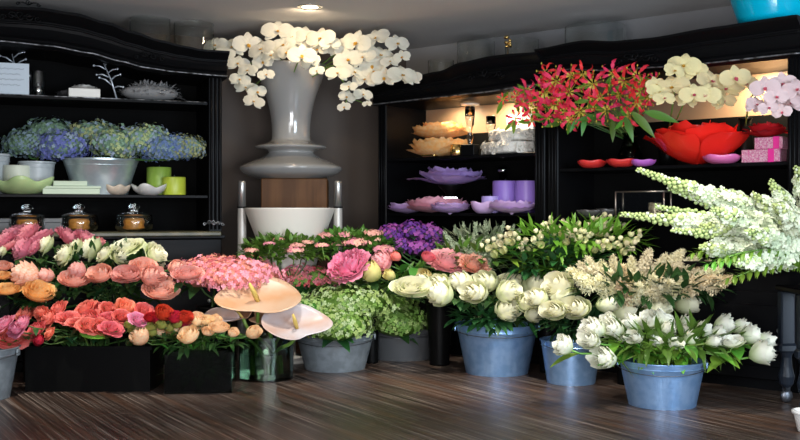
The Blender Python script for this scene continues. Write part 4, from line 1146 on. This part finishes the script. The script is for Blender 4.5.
# shelf 2: buckets with hydrangeas
def shelfbucket(cab,px,v,z,wt,wb,h,m,label,name='zinc_bucket',cat='bucket',group='containers on the left cabinet shelf'):
    p=ON(cab,px,v,z); Y=p.y; rt=wt/2*Y/F; rb=wb/2*Y/F
    t=thing(name,p,0,label,cat,group)
    sharp(MB().lathe([(0,0),(rb,0),(rb+(rt-rb)*.5,h*.5),(rt,h*.93),(rt+.006,h*.95),(rt+.006,h),(rt-.004,h),(rb-.005,.012),(0,.012)],40).build('bucket_body',m,t),40)
    MB().lathe([(rt*.93,h*.80),(rt*.95+.005,h*.81),(rt*.95+.005,h*.83),(rt*.94,h*.84)],40,close=True).build('ring',m,t)
    return Vector((p.x,p.y,z+h)),rt
zinc2=mat('satin_zinc',(.50,.58,.60),rough=.3,metal=.6,col2=(.38,.46,.50),nscale=12)
wv=mat('grey_white_enamel',(.40,.44,.46),rough=.35)
sb1,sr1=shelfbucket('L',101,.2,zs2,72,52,.035*6.7,zinc2,'silvery bucket in the centre of the shelf, full of blue hydrangeas')
sb2,sr2=shelfbucket('L',37,.26,zs2,34,28,.215,wv,'narrow grey white bucket left of the silvery one on the shelf')
sb3,sr3=shelfbucket('L',-6,.26,zs2,30,22,.26,wv,'pale bucket on the shelf cut off by the left edge')
g='blue hydrangeas on the left cabinet shelf'
yy=6.55
for (px,py,w,h,mo_,ms,lab,sd) in ((62,142,52,28,sb1,[HB1,HB2,HB1],'deep blue hydrangea head over the left half of the silvery bucket',1),
   (28,140,44,26,sb2,[HB2,HB2,HB3],'slate blue hydrangea head, leftmost on the cabinet shelf',2),
   (50,129,46,24,sb2,[HB3,HB2,HB3],'teal green hydrangea head behind the deep blue one',3),
   (93,130,46,22,sb1,[HB4,HB3,HB2],'olive green hydrangea head, highest in the middle of the shelf',4),
   (118,140,48,30,sb1,[HB2,HB4,HB3],'grey green hydrangea head over the right half of the silvery bucket',5),
   (146,136,44,28,sb1,[HB4,HB2,HB3],'greyish olive hydrangea head right of the silvery bucket',6),
   (167,144,48,26,sb1,[HB1,HB2,HB1],'blue hydrangea head above the green candles',7),
   (186,144,34,22,sb1,[HB4,HB4,HB2],'yellowish green hydrangea head, rightmost on the cabinet shelf',8)):
    hydrangea(px,py+2,w*1.08,h*.98,yy+(.12 if py<135 else 0),mo_,.05,ms,lab,520,.075,sd+40,group=g,corem=HB3,nleaf=0,zmin=-.75)
# candles
def candle(cab,px,v,z,w,h,m,label,group,name='pillar_candle'):
    p=ON(cab,px,v,z); r_=W(cab,px,v,w)/2; hh=h*p.y/F
    t=thing(name,p,0,label,'candle',group)
    MB().lathe([(0,0),(r_*.98,0),(r_,.004),(r_,hh-.006),(r_*.96,hh-.001),(r_*.85,hh-.004),(0,hh-.008)],32).build('wax',m,t)
    MB().tube([(0,0,hh-.01),(.001,0,hh+.004),(.004,0,hh+.012)],.0014,5).build('wick',ink,t)
gc=mat('green_wax',(.24,.38,.05),rough=.4); gc2=mat('lime_wax',(.38,.46,.04),rough=.4)
candle('L',159,.16,zs2,24,28,gc,'taller darker green pillar candle on the left cabinet shelf','green candles')
candle('L',174,.06,zs2,23,18,gc2,'shorter lime green pillar candle, rightmost on the shelf','green candles')
# soap / boxes
sg=mat('pale_green_card',(.42,.50,.38),rough=.6)
boxthing('soap_box','L',71,.08,zs2,W('L',71,.08,54),.14,.052,sg,'long pale green flat box, lower of the stack below the silvery bucket','box','pale green boxes',lid=sg)
boxthing('soap_box','L',70,.08,zs2+.053,W('L',70,.08,32),.11,.032,sg,'small pale green flat box on top of the longer one','box','pale green boxes')
def bowl(cab,px,v,z,w,h,m,label,name='bowl',cat='bowl',group=None,wavy=0,n=6):
    p=ON(cab,px,v,z); r_=W(cab,px,v,w)/2; hh=h*p.y/F
    t=thing(name,p,0,label,cat,group)
    def fn(u,vv):
        a=2*PI*u; rr=r_*(.35+.65*math.sin(PI/2*vv))*(1+wavy*vv*math.cos(n*a)); z_=hh*vv**1.6*(1+wavy*1.5*math.cos(n*a)*vv)
        return (rr*math.cos(a),rr*math.sin(a),z_)
    mb=MB().grid(fn,48,8,0,True); mb.lathe([(0,.0),(r_*.35,.0)],24)
    o=mb.build('bowl_body',m,t); md=o.modifiers.new('thickness','SOLIDIFY'); md.thickness=.004; md.offset=1
    MB().lathe([(0,-.0),(r_*.3,0),(r_*.34,.004),(r_*.3,.008),(0,.008)],24).build('foot_ring',m,t)
    return t
bowl('L',22,.1,zs2,56,15,mat('pale_green_glass_dish',(.36,.48,.22),rough=.3,coat=.4),'wide pale green leaf shaped dish at left end of the shelf','leaf_dish','dish',wavy=.12,n=5)
candle('L',17,.2,zs2+.02,26,26,mat('ivory_wax',(.62,.66,.54),rough=.4),'thick ivory candle behind the pale green dish','ivory candle')
bowl('L',117,.06,zs2,24,9,mat('beige_shell',(.45,.38,.30),rough=.5),'small beige shell shaped pot on the shelf, left of its grey neighbour','shell_pot','pot','small pots before the silvery bucket',wavy=.08)
bowl('L',149,.04,zs2,30,9,mat('pearl_shell',(.48,.48,.47),rough=.3),'pearly grey shell dish in front of the green candles','shell_pot','pot','small pots before the silvery bucket',wavy=.15,n=4)
# amber jars
amber=mat('amber_wax',(.50,.20,.03),rough=.35)
gold=mat('gold_metal',(.8,.55,.2),rough=.25,metal=1)
for px,lab in ((27,'amber filled glass jar, leftmost of three on the cabinet counter'),(79,'amber filled glass jar, middle one on the cabinet counter'),(134,'amber filled glass jar, rightmost, partly in shadow on the counter')):
    p=ON('L',px,.10,zs3); t=thing('lidded_jar',p,0,lab,'jar','amber filled glass jars'); k=p.y/F
    MB().lathe([(0,0),(15*k,0),(18*k,3*k),(19*k,9*k),(17.5*k,16*k),(16*k,17*k),(15.6*k,17*k),(17*k,15*k),(18.4*k,9*k),(17.4*k,3.4*k),(14*k,.8*k),(0,.8*k)],40).build('jar_body',glass,t)
    MB().lathe([(0,1*k),(9*k,1*k),(11*k,3*k),(9.5*k,6*k),(10.5*k,10*k),(9*k,12.5*k),(0,12.5*k)],32).build('amber_filling',amber,t)
    MB().lathe([(15*k,17.2*k),(9*k,18.5*k),(4*k,20*k),(3*k,21.5*k),(5*k,23*k),(5.5*k,25*k),(4*k,27*k),(0,28*k)],32).build('lid',glass,t)
gb=mat('grey_gift_box',(.07,.075,.08),rough=.5)
boxthing('grey_box','L',52,.10,zs3,W('L',52,.1,19),.1,.088,gb,'small grey box between the left and middle amber jars','box','small grey boxes on the counter',lid=gb)
boxthing('grey_box','L',3,.10,zs3,W('L',3,.1,16),.1,.088,gb,'small grey box left of the leftmost amber jar','box','small grey boxes on the counter',lid=gb)
# glass vases on top of cabinets
def topglass(cab,px,v,z,w,h,label):
    p=ON(cab,px,v,z); r_=W(cab,px,v,w)/2; hh=h*p.y/F
    glassvase(p.x,p.y,r_,hh,label,'glass_vase',wl=0,z=z,group='clear glass vases on top of the cabinets')
zl=lambda px: interp(tp,U('L',px,.3))
def flatrest(cab,px,v,z,wpx,label):
    p=ON(cab,px,v,z); return p
topglass('L',150,.35,interp(tp,U('L',139,.35)),40,28,'left clear glass vase standing on the left cabinet top')
topglass('L',194,.35,interp(tp,U('L',176,.35)),40,33,'right clear glass vase on the left cabinet top, beside the orchids')
tz1=lambda px,v: interp(top1,U('R',px,v)); tz2=lambda px,v: interp(top2,U('R',px,v))
topglass('R',441,.3,tz1(452,.3)-.0,26,22,'small clear glass vase, leftmost on the middle cabinet top')
topglass('R',476,.3,tz1(488,.3),38,30,'larger clear glass vase beside the small one on the middle cabinet')
topglass('R',522,.35,tz1(535,.35),34,24,'clear glass vase at the right end of the middle cabinet top')
topglass('R',595,.35,tz2(600,.35),60,26,'wide clear glass vase on the right cabinet top')
cyan=mat('turquoise_lacquer',(.0,.42,.62),rough=.15,coat=.5)
p=ON('R',775,.2,tz2(785,.2)+.002); t=thing('turquoise_vase',p,0,'glossy turquoise bowl vase on the right cabinet top','vase'); k=p.y/F
MB().lathe([(0,0),(33*k,0),(36*k,8*k),(42*k,26*k),(47*k,44*k),(45.5*k,44*k),(40*k,26*k),(32*k,3*k),(0,3*k)],56).build('vase_body',cyan,t)
MB().lathe([(45.5*k,43*k),(48*k,43.5*k),(48*k,45*k),(45.5*k,45*k)],56,close=True).build('rim',cyan,t)
p=ON('R',508,.15,tz1(508,.15)); t=thing('gold_bead_ornament',p,0,'small gold ornament glinting above the middle cabinet','ornament')
MB().lathe([(0,0),(.018,0),(.018,.006),(.004,.012),(.004,.1),(0,.1)],12).build('stand',gold,t)
mb=MB()
for i in range(12): mb.ball((R.uniform(-.022,.022),R.uniform(-.02,.02),.1+R.uniform(0,.07)),.013,0,8,5)
mb.build('beads',gold,t)

# ------------------------------------------------------------------ bay one
g1='things on the peach shelf'
PF=mat('peach_paper',(.90,.50,.16),rough=.6,trans=.2,col2=(.90,.62,.30),nscale=9)
FULL=[(4,.35,.9,.02,1.5),(5,.6,.9,.1,1.4),(6,.85,.85,.15,1.4),(6,1.0,.7,.2,1.35),(6,1.0,.45,.25,1.3)]
BIG=[(5,.2,.55,.12,1.2),(6,.42,.5,.2,1.2),(6,.66,.4,.3,1.25),(7,.8,.22,.4,1.25)]
def bigflower(cab,px,v,z,w,m,label,name='paper_flower',rings=BIG,hh=1.0,ruf=.04,seed=1,cat='decoration',group=None,tilt=0,zoff=0):
    p=ON(cab,px,v,z+zoff); r_=W(cab,px,v,w)/2/1.1
    t=thing(name,p,0,label,cat,group)
    o=link('petals',bloom(seed,rings,hh,ruf,pu=6,pv=6).mesh('petals',m),t); o.scale=(r_,r_,r_*1.75); o.rotation_euler=(tilt,0,seed)
    c=MB().ball((0,0,r_*.12*hh),r_*.14,0,10,6); c.build('centre',m,t)
    return t
bigflower('R',441,.12,z1s,62,PF,'large peach paper flower lying lower on the upper middle shelf',seed=2,group='peach paper flowers',hh=.42,rings=FULL)
bigflower('R',440,.12,z1s+.135,54,PF,'large peach paper flower stacked on the lower one',seed=3,group='peach paper flowers',hh=.42,rings=FULL)
boxthing('gold_tealight','R',430,.02,z1s,W('R',430,.02,16),.05,.018,gold,'tiny gold box at the front left of the peach shelf','box')
p=ON('R',457,.03,z1s); t=thing('gold_votive',p,0,'small shiny gold candle cup before the peach flower','candle holder'); k=p.y/F
MB().lathe([(0,0),(6*k,0),(6.8*k,1*k),(6.8*k,11*k),(6.2*k,11*k),(6*k,2*k),(0,2*k)],28).build('cup',gold,t)
MB().lathe([(0,8*k),(6*k,8*k)],20).build('wax',cream_box,t)
boxthing('dark_block','R',470,.04,z1s,W('R',470,.04,16),.07,.075,black_wood,'small dark block right of the gold candle cup','box')
def candlestick(cab,px,v,z,h,label,top=True):
    p=ON(cab,px,v,z); k=p.y/F; t=thing('glass_candlestick',p,0,label,'candle holder','glass candlesticks on the peach shelf')
    mb=MB().lathe([(0,0),(8*k,0),(8*k,1.5*k),(2*k,3*k),(1.5*k,8*k),(3.5*k,h*.4*k),(1.6*k,h*.5*k),(4*k,h*.65*k),(5*k,h*.8*k),(5*k,h*k),(4.4*k,h*k),(4.2*k,h*.82*k),(0,h*.8*k)],28)
    mb.build('stem_and_cup',glass,t)
    if top: MB().lathe([(3*k,h*k),(9*k,h*k+1.2*k),(10*k,h*k+3*k),(8.5*k,h*k+2*k),(3*k,h*k+.8*k)],28,close=True).build('saucer',mat('bright_glass_saucer',(.85,.85,.8),rough=.15,metal=.3),t)
candlestick('R',470,.2,z1s,50,'glass candlestick with bright saucer, behind the peach flowers')
candlestick('R',491,.25,z1s,40,'second glass candlestick, right of the one with the bright saucer',top=False)
WR_=mat('white_rosette_fabric',(.74,.71,.64),rough=.8,bump=1.0,bscale=90)
def rosebox(px,v,z,w,h,label,seed):
    p=ON('R',px,v,z); r_=W('R',px,v,w)/2; hh=h*p.y/F
    t=thing('rosette_cake',p,aR,label,'decoration','white rosette covered rounds')
    def fn(u,vv):
        a=2*PI*u; f=1+.05*math.sin(a*9)+.0; th=PI*(vv*.98+.01)
        return (r_*f*min(1,math.sin(th)*1.5)*math.cos(a),r_*f*min(1,math.sin(th)*1.5)*math.sin(a)*.6,hh*.5-hh*.5*math.cos(th))
    MB().grid(fn,54,12,0,True).build('padded_round',WR_,t)
    mb=MB()
    for i in range(60):
        a=R.uniform(0,6.28); z_=R.uniform(.15,.95); rr=r_*(1.0 if z_<.8 else R.uniform(.2,.9))
        q=Vector((rr*math.cos(a),rr*.6*math.sin(a),hh*z_)); n_=Vector((math.cos(a),math.sin(a),.8*z_))
        B=bloom(i,[(3,.4,.5,.05,1.3),(5,.9,.35,.3,1.2)],1,.05,pu=2,pv=2)
        mb.merge(B,Matrix.Translation(q)@frame(n_).to_matrix().to_4x4()@Matrix.Scale(r_*.14,4))
    mb.build('rosettes',WR_,t)
rosebox(508,.12,z1s,56,13.5,'wider white rosette covered round at the bottom of the pile',1)
rosebox(512,.12,z1s+.0875,48,12,'smaller white rosette covered round on top of the wider one',2)
boxthing('white_box','R',524,.2,z1s+.165,W('R',524,.2,32),.1,.11,mat('bluish_white_card',(.55,.58,.66),rough=.5),'pale bluish box on the white rosette pile, behind the red lilies','box')
# lilac shelf
LIL=mat('lilac_glass',(.52,.38,.76),rough=.3,trans=.2,coat=.3); PUR=mat('purple_wax',(.26,.16,.55),rough=.4); PKF=mat('pink_fabric',(.82,.42,.52),rough=.7,trans=.15); LLF=mat('lilac_fabric',(.60,.42,.72),rough=.6,trans=.15)
p=ON('R',450,.14,z2s); t=thing('cake_stand',p,0,'dark glass stand carrying the lilac flower dish','stand'); k=p.y/F
MB().lathe([(0,0),(18*k,0),(18*k,1*k),(4*k,3*k),(3*k,14*k),(5*k,20*k),(12*k,27*k),(12*k,28*k),(0,28*k)],32).build('stand_body',black_pot,t)
MB().box((0,-.07,.10),(.10,.02,.035),bev=.004).build('clasp',chrome,t,smooth=False)
bigflower('R',450,.14,z2s+28*k,72,LIL,'lilac petal dish raised on the dark stand',name='petal_dish',rings=[(8,.5,.6,.2,1.2),(10,.8,.5,.35,1.15),(10,.9,.35,.4,1.1)],hh=.55,ruf=.03,seed=4)
bigflower('R',437,.10,z2s,62,PKF,'large pink fabric flower on the lilac shelf, left of centre',name='fabric_flower',rings=FULL,hh=.36,seed=5,group='fabric flowers on the lilac shelf',cat='flower')
bigflower('R',407,.04,z2s,38,LLF,'pale lilac fabric flower at the left end of the lilac shelf',name='fabric_flower',rings=FULL[2:],hh=.42,seed=6,group='fabric flowers on the lilac shelf',cat='flower')
bigflower('R',450,-.0,z2s,40,LLF,'lilac pink fabric flower in front of the large pink one',name='fabric_flower',rings=FULL[2:],hh=.42,seed=7,group='fabric flowers on the lilac shelf',cat='flower')
candle('R',505,.20,z2s+.03,25,28,PUR,'left purple pillar candle on the lilac shelf','purple candles')
candle('R',526,.20,z2s+.03,22,28,PUR,'right purple pillar candle beside the cabinet post','purple candles')
boxthing('purple_riser','R',515,.20,z2s,W('R',515,.2,46),.13,.029,mat('dark_violet',(.08,.05,.16),rough=.4),'low dark violet riser under the two purple candles','riser')
candle('R',490,.09,z2s,17,17,mat('lavender_wax',(.42,.34,.72),rough=.4),'small lavender candle left of the purple candles','lavender candle','votive_candle')
bowl('R',484,.0,z2s,26,11,LLF,'small lilac petal bowl, leftmost of the lilac bowls','petal_bowl','bowl','lilac petal bowls',wavy=.06,n=5)
bigflower('R',512,.02,z2s,46,LLF,'wide lilac petal flower right of the small lilac bowl',name='fabric_flower',rings=FULL[2:],hh=.42,seed=8,group='fabric flowers on the lilac shelf',cat='flower')
p=ON('R',503,.36,z2s); t=thing('dark_bottle',p,0,'dark glass bottle behind the purple candles','bottle'); k=p.y/F
MB().lathe([(0,0),(8*k,0),(9*k,2*k),(9*k,30*k),(4*k,34*k),(4*k,40*k),(0,40*k)],24).build('bottle_body',dark_glass,t)
MB().lathe([(0,40*k),(5*k,40*k),(6*k,43*k),(4*k,46*k),(0,46*k)],16).build('stopper',chrome,t)
# ------------------------------------------------------------------ bay two
REDP=mat('glossy_red_petal',(.80,.022,.014),rough=.25,coat=.4,trans=.04)
bigflower('R',697,.10,z3b,104,REDP,'giant glossy red flower bowl on the upper right shelf',name='giant_red_flower',rings=[(3,.3,.9,.02,1.3),(4,.52,.95,.10,1.15),(4,.75,.88,.2,1.1),(5,.86,.72,.30,1.1)],hh=.56,ruf=.03,seed=9)
smr=mat('red_lacquer',(.6,.03,.03),rough=.3,coat=.3); smp=mat('violet_lacquer',(.45,.12,.50),rough=.3); smk=mat('pink_lacquer',(.70,.16,.40),rough=.3,coat=.3)
bowl('R',592,.03,z3b,28,7,smr,'small red bowl, leftmost on the right cabinet shelf','small_bowl','bowl','small bowls before the giant red flower',wavy=.05,n=5)
bowl('R',622,.02,z3b,30,7,smr,'small red bowl between the leftmost one and the violet bowl','small_bowl','bowl','small bowls before the giant red flower',wavy=.05,n=5)
bowl('R',643,.02,z3b,24,6,smp,'small violet bowl before the giant red flower','small_bowl','bowl','small bowls before the giant red flower',wavy=.05,n=5)
bowl('R',722,-.03 if False else .02,z3b,36,8,smk,'small pink bowl in front of the giant red flower','small_bowl','bowl','small bowls before the giant red flower',wavy=.05,n=5)
glit=mat('pink_glitter',(.62,.10,.28),rough=.4,metal=.3,col2=(.75,.5,.55),nscale=160,bump=.8,bscale=200)
rib=mat('magenta_ribbon',(.7,.03,.25),rough=.3)
def gift(px,v,z,w,h,label):
    t=boxthing('gift_box','R',px,v,z,W('R',px,v,w)*1.0,.12,h*5.6/1000,glit,label,'box','pink glitter gift boxes')
    hh=h*5.6/1000; ww=W('R',px,v,w)
    MB().box((ww*.28,0,hh/2),(.035,.124,hh+.004)).build('ribbon',rib,t,smooth=False)
gift(764,.08,z3b,38,13,'pink glitter gift box with ribbon, lower of two')
gift(772,.10,z3b+.0745,28,12,'pink glitter gift box stacked on the lower one')
DR_=petal('dark_red',(.45,.01,.015),var=.0)
bigflower('R',766,.10,z3b+.146,44,DR_,'dark red fabric rose lying on the glitter boxes',name='fabric_rose',rings=ROSEO,hh=.5,seed=10,cat='flower')
# lower shelf of bay two
fr=thing('glass_photo_frame',ON('R',643,.12,z4s),aR,'silver edged glass box frame on the lower right shelf','frame'); wF=W('R',643,.12,52); hF=.165
mb=MB()
for x in (-1,1):
    for y in (-1,1): mb.tube([(x*wF/2,y*.05,0),(x*wF/2,y*.05,hF)],.006,6)
for z_ in (.004,hF):
    for y in (-1,1): mb.tube([(-wF/2,y*.05,z_),(wF/2,y*.05,z_)],.005,6)
    for x in (-1,1): mb.tube([(x*wF/2,-.05,z_),(x*wF/2,.05,z_)],.005,6)
mb.build('metal_edges',mat('bronze_steel',(.35,.30,.25),rough=.3,metal=.9),fr)
MB().box((0,-.05,hF/2),(wF-.01,.003,hF-.01)).build('glass_pane',glass,fr,smooth=False)
MB().box((0,0,.006),(wF-.01,.09,.006)).build('bottom_plate',black_wood,fr,smooth=False)
candle('R',655,.12,z4s+.010,13,14,mat('champagne_wax',(.42,.34,.22),rough=.35,metal=.3),'champagne gold candle inside the glass box frame','gold candle')
bowl('R',590,.05,z4s,26,8,mat('smoked_bowl',(.05,.05,.05),rough=.1,coat=1),'dark shiny glass bowl, left on the lower right shelf','glass_bowl','bowl','dark glass bowls',wavy=.04)
bowl('R',608,.16,z4s,22,9,MATS['smoked_bowl'],'dark shiny glass bowl beside the glass box frame','glass_bowl','bowl','dark glass bowls',wavy=.04)
# vases holding gloriosa and orchids in bay two
def slim(px,v,z,w,h,label,m=dark_glass):
    p=ON('R',px,v,z); k=p.y/F; t=thing('slim_vase',p,0,label,'vase','slim dark vases on the right cabinet shelf')
    MB().lathe([(0,0),(w*k,0),(w*1.05*k,h*.4*k),(w*.55*k,h*.8*k),(w*.7*k,h*k),(w*.6*k,h*k),(w*.45*k,h*.8*k),(w*.9*k,h*.3*k),(0,3*k)],28).build('vase_body',m,t)
    MB().lathe([(w*.62*k,h*k-.003),(w*.8*k,h*k-.001),(w*.8*k,h*k+.004),(w*.62*k,h*k+.003)],24,close=True).build('rim',m,t)
    return Vector((p.x,p.y,z+h*k))
s1_=slim(630,.2,z3b,12,34,'smoky glass vase under the red gloriosa lilies')
s2_=slim(668,.34,z3b,9,40,'slim dark vase behind the giant red flower',black_pot)
s3_=slim(745,.30,z3b,9,46,'slim dark vase behind the glitter boxes',black_pot)
# gloriosa
GR=mat('gloriosa_petal',(.88,.05,.10),rough=.5,var=.1,trans=.2,spec=.3); GY=mat('gloriosa_yellow',(.62,.50,.06),rough=.5,trans=.2)
def gloriosa_mesh(seed):
    r=random.Random(seed); mb=MB()
    for k in range(6):
        a0=k*PI/3+r.uniform(-.15,.15); cs,sn=math.cos(a0),math.sin(a0); tw=r.uniform(-1.2,1.2)
        def fn(u,v):
            x=(u-.5)*2; w=.125*math.sin(PI*min(1,v*.92+.05))**.8+.02*math.sin(v*22)
            # swept back petals
            rr=.12+.85*math.sin(v*1.9)*.9; z=.15-.75*v+1.35*v*v
            X=rr; Yy=x*w*math.cos(tw*v); Z=z+x*w*math.sin(tw*v)+.05*math.sin(v*14+seed)*x
            return (X*cs-Yy*sn,X*sn+Yy*cs,Z)
        b0=len(mb.f); mb.grid(fn,4,8,0)
        for fi in range(b0,len(mb.f)):
            col=(fi-b0)%4; row=(fi-b0)//4
            if row<1: mb.m[fi]=1
    return mb
gm=[gloriosa_mesh(i).mesh('tepals',[GR,GY]) for i in range(4)]
def gloriosa(px,py,w,v,label,base):
    p=P(px,py,ON('R',px,v).y)
    t=thing('gloriosa_lily',base,0,label,'flower','red gloriosa lilies in the right cabinet')
    n=Vector((R.uniform(-.6,.6),-.9,R.uniform(-.3,.6)))
    r_=w/2*p.y/F
    o=link('tepals',R.choice(gm),t,p-base,frame(n,R.uniform(0,6))); o.scale=(r_,r_,r_)
    mb=MB()
    for k in range(6):
        a=k*PI/3+.5; d=frame(n)@Vector((math.cos(a),math.sin(a),-.2))
        mb.tube([p-base,p-base+d*r_*.8],[.002,.0012],4); mb.ball(tuple(p-base+d*r_*.8),.005,0,6,4,(1,1,1.6))
    mb.build('stamens',GY,t)
    e=p
    MB().tube([q-base for q in bez(base,base+Vector((0,-.05,.22)),e+Vector((.02,.12,-.03)),e,8)],.003,5).build('stem',stem_l,t)
    mb=MB(); 
    for k in range(2):
        a=R.uniform(0,6.28); leafmesh(mb,p-base+Vector((0,.05,-.01)),Vector((math.cos(a),.3,math.sin(a))),(0,-1,0),.1,.03,bend=.3)
    mb.build('leaves',leaf_b,t)
gl=sorted([(503,99,12),(517,97,14),(527,91,22),(545,93,34),(556,81,32),(533,107,26),(570,76,24),(556,105,34),(580,112,30),(592,84,30),(605,110,30),(612,74,26),(622,82,30),(636,76,26),(590,98,24),(548,118,22),(570,92,26),(628,116,24),(640,92,28),(570,118,26),(642,82,20),(655,80,16),(515,118,16),(532,120,14),(545,72,20),(637,104,26),(550,84,26),(565,112,24),(600,98,24),(618,95,24),(583,74,22),(523,104,18),(541,100,26),(560,98,26),(648,98,20)])
up_=[q for q in gl if q[1]<93]; lo_=[q for q in gl if q[1]>=93]
for nm,l in (('upper',up_),('lower',lo_)):
    for i,(px,py,w) in enumerate(l):
        gloriosa(px,py,w*1.15,-.10-.05*R.random() if px>540 else -.12,f'red gloriosa lily, {rank(i,len(l))} in the {nm} half of its bunch',s1_+Vector((R.uniform(-.015,.015),R.uniform(-.015,.015),-.08)))
def bigleaves(base,lst,label,m=leaf_m):
    t=thing('lily_leaves',base,0,label,'foliage'); 
    for (px,py,Y,dx,dz,L_) in lst:
        mb=MB(); q=P(px,py,Y)-base; leafmesh(mb,q,Vector((dx,-.3,dz)),(0,-1,.3),L_,L_*.28,bend=.15); o=mb.build('leaf',m,t)
        MB().tube([Vector((0,0,0)),q*.5+Vector((0,0,.05)),q],.003,5).build('leaf_stalk',stem_g,o)
yb=ON('R',600,-.02).y
bigleaves(s1_+Vector((0,0,-.05)),[(585,116,yb,-.2,-1,.13),(578,118,yb,-.5,-.8,.11),(625,117,yb-.3,.3,-1,.16),(632,112,yb-.4,.7,-.8,.2),(600,116,yb,-.9,-.15,.16),(645,112,yb-.45,1,-.3,.2),(545,122,yb+.25,-1,.2,.1),(560,124,yb+.15,-.7,-.1,.12),(612,120,yb-.1,0,-1,.14)],'long green lily leaves hanging below the red gloriosa lilies')
bigleaves(s1_+Vector((0.02,0,-.05)),[(548,118,yb+.2,-.9,.25,.11)],'round bright leaf at the post between the cabinets',leaf_b)
# orchids on right
g='orchid sprays in front of the right cabinet'
yo=5.75
orchid_spray(s2_+Vector((0,0,-.05)),[(672,110,yo+.1),(676,85,yo),(685,66,yo),(700,70,yo)],[(684,66,34),(694,72,28),(674,71,24),(672,88,36),(660,93,28),(655,85,22)],yo-.05,0,OC,LY,'pale yellow orchid spray rising highest left of the others',g,None)
orchid_spray(s2_+Vector((0.01,0,-.05)),[(680,112,yo+.1),(690,95,yo),(715,85,yo),(740,82,yo)],[(694,95,30),(686,101,24),(711,82,34),(706,95,30),(725,90,34),(735,78,32),(745,85,30),(724,102,24),(664,99,24),(714,97,24)],yo-.08,0,OC,LP,'cream orchid spray with pink lips in the middle',g,None)
yq=5.45
orchid_spray(s3_+Vector((0,0,-.05)),[(752,95,yq),(770,82,yq),(790,80,yq),(806,86,yq)],[(765,88,30),(782,84,30),(797,90,32),(776,97,26),(756,105,24),(768,108,22),(790,104,30),(782,112,20),(752,108,16),(803,100,26)],yq-.05,0,OP,LP,'blush pink orchid spray at the right edge, with dark pink lips',g,None)

# ------------------------------------------------------------------ camera, lights, world
cam=bpy.data.cameras.new('camera'); co_=bpy.data.objects.new('camera',cam); COL.objects.link(co_)
co_.location=(0,0,CH); co_.rotation_euler=(PI/2,0,0); cam.sensor_width=36; cam.lens=45; cam.shift_y=-(220-HZ)/800; cam.clip_start=.05
C.camera=co_
w=bpy.data.worlds.new('world'); C.world=w; w.use_nodes=True
w.node_tree.nodes['Background'].inputs[0].default_value=(.5,.6,.75,1); w.node_tree.nodes['Background'].inputs[1].default_value=.06
# shop window behind and to the right of the camera
light('AREA','window_daylight',(3.4,.6,1.5),190,(.70,.85,1.0),2.0,(0.4,6.0,.2),sy=1.5)
light('AREA','door_daylight',(-1.0,-.8,1.6),45,(.95,.97,1.0),1.6,(-.4,6.0,.5),sy=1.4)
WARM=(1,.78,.52)
light('SPOT','downlight_vase',(lx,ly,H-.02),15,WARM,.03,(VT.x+.02,7.15,2.0),150,.7)
for i,(x,y,tx,ty,pw_) in enumerate(((-1.7,4.7,-1.75,5.8,190),(-.5,5.0,-.6,6.1,150),(.55,4.9,.5,6.1,190),(1.25,4.1,1.2,5.4,170),(2.0,3.9,1.8,4.9,35))):
    light('SPOT','unseen_ceiling_spot',(x,y,H-.02),pw_,(1,.94,.84),.04,(tx,ty,.5),68,.9)
light('SPOT','unseen_ceiling_spot',(-1.55,5.1,H-.02),32,(1,.95,.88),.04,(-1.95,6.5,1.25),48,.9)  # extra spot, added to brighten the blue hydrangeas on the left cabinet
light('AREA','ceiling_fill',(0.2,1.8,.9),105,(.95,.95,1.0),1.8,(0.3,4.6,H),sy=1.2)  # unseen upward area lamp, added to brighten the ceiling
# lights under the cabinet cornices; front pair added to brighten the shelf objects
for px_,pw_,vv in ((450,16,.30),(500,24,.30),(530,8,.30),(450,9,.06),(505,9,.04)):
    pz=ON('R',px_,vv,1.72 if vv<.1 else 1.80); light('SPOT','cabinet_light',pz,pw_,WARM,.02,(pz.x+.10,pz.y+.14,1.45),150,.8)
pz=ON('R',765,.28,1.84); light('SPOT','cabinet_light',pz,40,WARM,.02,(pz.x+.06,pz.y+.14,1.6),140,.8)
C.view_settings.view_transform='Standard'; C.view_settings.look='None'; C.view_settings.gamma=1; C.view_settings.exposure=0.0
